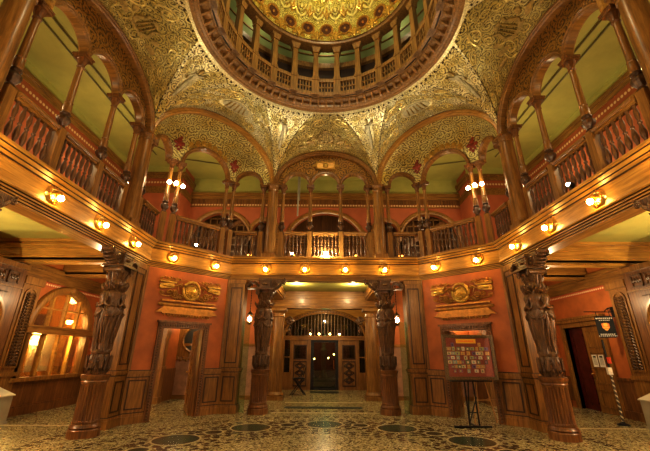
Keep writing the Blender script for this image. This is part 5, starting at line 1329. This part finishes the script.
# easel with the framed photo board ------------------------------------------
EX, EY = 3.50, 9.02
t = thing('easel', 'black metal easel holding the framed photo board before the right doorway', 'easel', (EX, EY, 0), radians(4))
for x in (-.13, .10): b = MB(); b.tube([(x, .05, 0), (x*.9, .12, 1.35)], .018, 8); b.build('leg', 'black_metal', t)
b = MB(); b.tube([(.03, .06, .02), (.12, .62, .0)], .016, 8); b.tube([(.12,.62,0),(.03,.16,1.2)], .016, 8); b.build('rear_leg', 'black_metal', t)
b = MB(); b.box(-.52,.36,-.02,.03,0,.035); b.build('foot_bar', 'black_metal', t)
b = MB(); b.tube([(-.13,.05,.08),(.12,.08,.62)], .014, 6); b.tube([(-.13,.07,.30),(.10,.07,.30)], .013, 6); b.build('brace', 'black_metal', t)
b = MB(); b.box(-.5,.5,-.06,.10,.965,.995); b.build('tray', 'black_metal', t)
t = thing('wooden_tripod', 'thin pale wooden tripod legs standing behind the photo board', 'easel', (3.98, 9.62, 0), radians(4))
for x, y in ((-.28, 0), (.28, 0), (0, .35)): b = MB(); b.tube([(x, y, 0), (x*.15, .1+y*.2, 1.5)], .016, 8); b.build('leg', 'pine_pale', t)
b = MB(); b.ball((0,.1,1.5), .06, 8, 6); b.tube([(-.2,.03,.5),(.2,.03,.5)], .012, 6); b.build('head', 'pine_pale', t)
t = thing('framed_photo_board', 'dark framed maroon board covered with small photographs and a gold title strip', 'picture', (EX+.04, EY-.005, 1.0), radians(4))
BW, BH = .64, 1.03
b = MB()
for z0, z1, x0, x1 in ((0,.075,-BW,BW), (BH-.075,BH,-BW,BW), (.075,BH-.075,-BW,-BW+.075), (.075,BH-.075,BW-.075,BW)): b.box(x0, x1, -.035, .025, z0, z1)
for k in range(40):
    x = -BW+.035+(2*BW-.07)*k/39
    for z in (.037, BH-.037): b.ball((x,-.035,z), (.014,.012,.02), 5, 4)
for k in range(28):
    z = .05+(BH-.1)*k/27
    for x in (-BW+.037, BW-.037): b.ball((x,-.035,z), (.02,.012,.014), 5, 4)
b.build('frame', 'dark_frame', t)
b = MB(); b.box(-BW+.07, BW-.07, -.01, .02, .07, BH-.07); b.build('backing', 'maroon', t)
b = MB(); b.box(-.30, .20, -.018, -.01, BH-.20, BH-.095)
b.build('title_strip', 'sign_yellow', t)
b = MB()
for i in range(11): b.box(-.23+.034*i, -.21+.034*i+.004*(i % 3), -.020, -.018, BH-.165, BH-.13)
b.build('title_lettering', 'sign_orange', t)
pc = []
for i, c in enumerate(((.55,.47,.32), (.16,.2,.13), (.40,.31,.18), (.26,.38,.40), (.65,.6,.5), (.08,.06,.05), (.25,.12,.20), (.55,.35,.12), (.18,.12,.28), (.35,.42,.20))):
    flat('print_%d' % i, c, .4, nscale=60, namp=.6); pc.append('print_%d' % i)
random.seed(11)
rows = ((.80, (-.40, .28)), (.705, (-.50,-.385,-.25,-.14,-.02,.09,.21,.33,.44)), (.60, (-.50,-.40,-.29,-.16,-.02,.13,.22,.32,.46)), (.50, (-.52,-.42,-.29,-.10,.05,.15,.27,.47)), (.40, (-.50,-.38,-.27,-.18,-.05,.09,.21,.40)), (.30, (-.44,-.36,-.27,-.18,-.05,.09,.18,.30)), (.20, (-.40,-.26,-.06,.13,.28)))
me_cache = {}
for z, xs_ in rows:
    for x in xs_:
        w_, h_ = random.choice(((.05,.036),(.056,.04),(.042,.046),(.036,.045)))
        if abs(x+.02) < .06 and .35 < z < .55: w_, h_ = .065, .05
        i = random.randrange(10); b = MB(); b.box(x-w_, x+w_, -.016, -.01, z-h_, z+h_)
        b.box(x-w_*.5, x+w_*.2, -.0175, -.016, z-h_*.6, z+h_*.4, 1); b.build('photo_print', [pc[i], pc[(i*3+1) % 10]], t, smooth=0)
# pale slant-topped cabinets at both picture edges
for s, sd in ((-1, 'left'), (1, 'right')):
    t = thing('slant_top_cabinet', 'pale grey slant-topped cabinet on the floor at the %s picture edge' % sd, 'cabinet', (s*7.66, 8.85 if s < 0 else 8.72, 0))
    b = MB(); b.prism([(s*.24,0),(-s*.24,0),(-s*.24,.60),(s*.24,.78)], 'y', -.30, .30); b.box(-.26,.26,-.32,.32,0,.05); b.build('cabinet_body', 'grey_box', t)
    b = MB(); b.prism([(s*.26,.78),(-s*.27,.585),(-s*.27,.61),(s*.26,.81)], 'y', -.33, .33); b.build('slant_lid', 'grey_top', t)
# glass draught screens in the narrow gaps beside the far figure columns
for s, sd in ((-1, 'left'), (1, 'right')):
    t = thing('glass_screen', 'clear glass screen with greenish edge in the gap %s of the far figure columns' % sd, 'screen', (s*2.40, 5.0+YC, 0))
    b = MB(); b.box(-.11,.11,-.006,.006,.02,2.5); b.build('glass_pane', 'glass_green', t, smooth=0)
    b = MB(); b.box(s*.085,s*.11,-.02,.02,0,2.5); b.box(-.11,.11,-.02,.02,0,.03); b.build('edge_strip', 'glass_green', t)
# gallery services: conduits on the green ceilings
for s, sd in ((-1, 'left'), (1, 'right')):
    for x, w in ((6.45, 'inner'), (6.75, 'outer')):
        o = MB().tube([(s*x, YB+1, ZC-.05), (s*x, 11.3, ZC-.05), (s*(x-.7), 12.2, ZC-.05), (s*(x-2.6), 12.7+.1*(x-6), ZC-.05)] if w == 'inner' else [(s*x, YB+1, ZC-.04), (s*x, 11.9, ZC-.04)], .022, 8).build('ceiling_conduit', 'conduit'); tag(o, 'thin %s conduit pipe along the %s gallery ceiling' % (w, sd), 'pipe')
o = MB().tube([(-1.15, 13.2, ZC-.01), (-1.15, 13.2, 6.9)], .035, 8).tube([(-1.09, 13.2, ZC-.01), (-1.09, 13.2, 7.6)], .02, 8).build('hanging_pipe', 'grey_box'); tag(o, 'pale vertical pipe hanging in the left arch of the far gallery', 'pipe')
for x, y, sd in ((-6.3, 7.3, 'left'), (6.3, 7.3, 'right')):
    t = thing('sprinkler_head', 'tiny sprinkler head on the green %s hall ceiling' % sd, 'sprinkler', (x, y, ZH))
    b = MB(); b.lathe([(.05,0),(.05,-.01),(.015,-.02),(.015,-.08)], 12); b.build('stem', 'brass', t); b = MB(); b.lathe([(.0,-.085),(.04,-.09),(.04,-.10),(0,-.10)], 12); b.build('deflector', 'bronze', t)
# ------------------------------------------------------------------ lights, world, camera
def point(name, loc, e, col=(1,.66,.30), r=.12):
    l = bpy.data.lights.new(name, 'POINT'); l.energy = e; l.color = col; l.shadow_soft_size = r
    o = bpy.data.objects.new(name, l); COL.objects.link(o); o.location = loc; return o
def area(name, loc, target, e, size, col=(1,.72,.40)):
    l = bpy.data.lights.new(name, 'AREA'); l.energy = e; l.color = col; l.shape = 'DISK'; l.size = size
    o = bpy.data.objects.new(name, l); COL.objects.link(o); o.location = loc
    o.rotation_euler = (Vector(target)-Vector(loc)).to_track_quat('-Z', 'Y').to_euler(); return o
def spot(name, loc, target, e, ang, col=(1,.82,.5), blend=.6, r=.06):
    l = bpy.data.lights.new(name, 'SPOT'); l.energy = e; l.color = col; l.spot_size = radians(ang); l.spot_blend = blend; l.shadow_soft_size = r
    o = bpy.data.objects.new(name, l); COL.objects.link(o); o.location = loc
    o.rotation_euler = (Vector(target)-Vector(loc)).to_track_quat('-Z', 'Y').to_euler(); return o
# added fill lights in the unseen near half of the room
for x, y, z, e in ((-2.6, 1.5, 4.0, 70), (2.6, 1.5, 4.0, 70), (-4.2, 3.0, 4.1, 55), (4.2, 3.0, 4.1, 55), (-1.4, -.6, 3.2, 50), (1.4, -.6, 3.2, 50)):
    point('near_lamp', (x, y, z), e*1.9, (1,.78,.48), .06)
for x, y, e in ((-2.4, 1.8, 60), (2.4, 1.8, 60)):
    spot('near_uplight', (x, y, 4.6), (x*.3, 7.6, 8.6), e, 95, (1,.84,.54))
# uplights on the gallery ledges washing the vault
for phi, x, tx, td, e in ((FRONT, -1.1, -1.35, 3.05, 170), (FRONT, 1.1, 1.35, 3.05, 170), (FL, -.5, -.9, 3.1, 120), (FL, .5, .9, 3.1, 120), (FR, -.5, -.9, 3.1, 120), (FR, .5, .9, 3.1, 120),
                          (LEFT, .3, .7, 3.05, 120), (RIGHT, -.3, -.7, 3.05, 120), (LEFT, -1.6, -1.2, 3.1, 80), (RIGHT, 1.6, 1.2, 3.1, 80)):
    p = bay(phi, x, 4.45 if phi in LONG else 5.1, 4.55); q = bay(phi, tx, td, 8.8)
    spot('ledge_uplight', p, q, e, 42, (1,.93,.74), .9, .04)
# added fill lights for the galleries, out of sight
for p, e in (((-6.6, 4.5, 6.6), 95), ((-6.6, 9.2, 6.6), 95), ((6.6, 4.5, 6.6), 95), ((6.6, 9.2, 6.6), 95), ((-4.2, 12.0, 6.4), 75), ((4.2, 12.0, 6.4), 75), ((0, 12.6, 6.4), 45)):
    point('gallery_lamp', p, e, (1,.80,.46), .06)
# fill lights added to brighten the halls and the entry
for p, e in (((-9.6, 6.6, 3.2), 130), ((9.6, 6.6, 3.2), 130), ((-7.5, 5.6, 2.6), 300), ((7.5, 5.6, 2.6), 300), ((-6.6, 9.9, 3.0), 75), ((6.6, 9.9, 3.0), 75), ((-4.7, 12.4, 3.3), 50), ((4.7, 12.4, 3.3), 50), ((-1.0, 12.2, 3.75), 50), ((1.0, 12.2, 3.75), 50), ((0, 15.4, 3.3), 110)):
    point('hall_fill', p, e, (1,.76,.44), .05)
point('office_glow', (-8.8, 12.3, 3.3), 380, (1,.70,.28), .15)
point('office_glow', (-8.9, 11.2, 1.9), 260, (1,.62,.2), .15)
# added fill lights for the dome and the green wall around it
for a in range(0, 360, 45):
    point('dome_gallery_lamp', (2.95*sin(radians(a)), YC+2.95*cos(radians(a)), 11.75), 9, (1,.84,.5), .04)
point('dome_glow', (0, YC-.8, 10.4), 200, (1,.90,.56), .06)
point('court_glow', (0, 19.6, 2.6), 22, (.75,1,.6), .2)
w = bpy.data.worlds.new('world'); SC.world = w; w.use_nodes = True
bg = w.node_tree.nodes['Background']; bg.inputs[0].default_value = (1,.74,.45,1); bg.inputs[1].default_value = .05
SC.view_settings.view_transform = 'Standard'; SC.view_settings.look = 'None'; SC.view_settings.exposure = 0.46; SC.view_settings.gamma = 0.78
cam = bpy.data.cameras.new('camera'); co = bpy.data.objects.new('camera', cam); COL.objects.link(co)
cam.sensor_width = 36; cam.lens = 345/650*36; cam.clip_end = 100; cam.clip_start = .05
co.matrix_world = Matrix.Translation((0,0,1.56)) @ Matrix.Rotation(pi/2+.357, 4, 'X') @ Matrix.Rotation(radians(.35), 4, 'Z')
cam.shift_x = -.0005
SC.camera = co
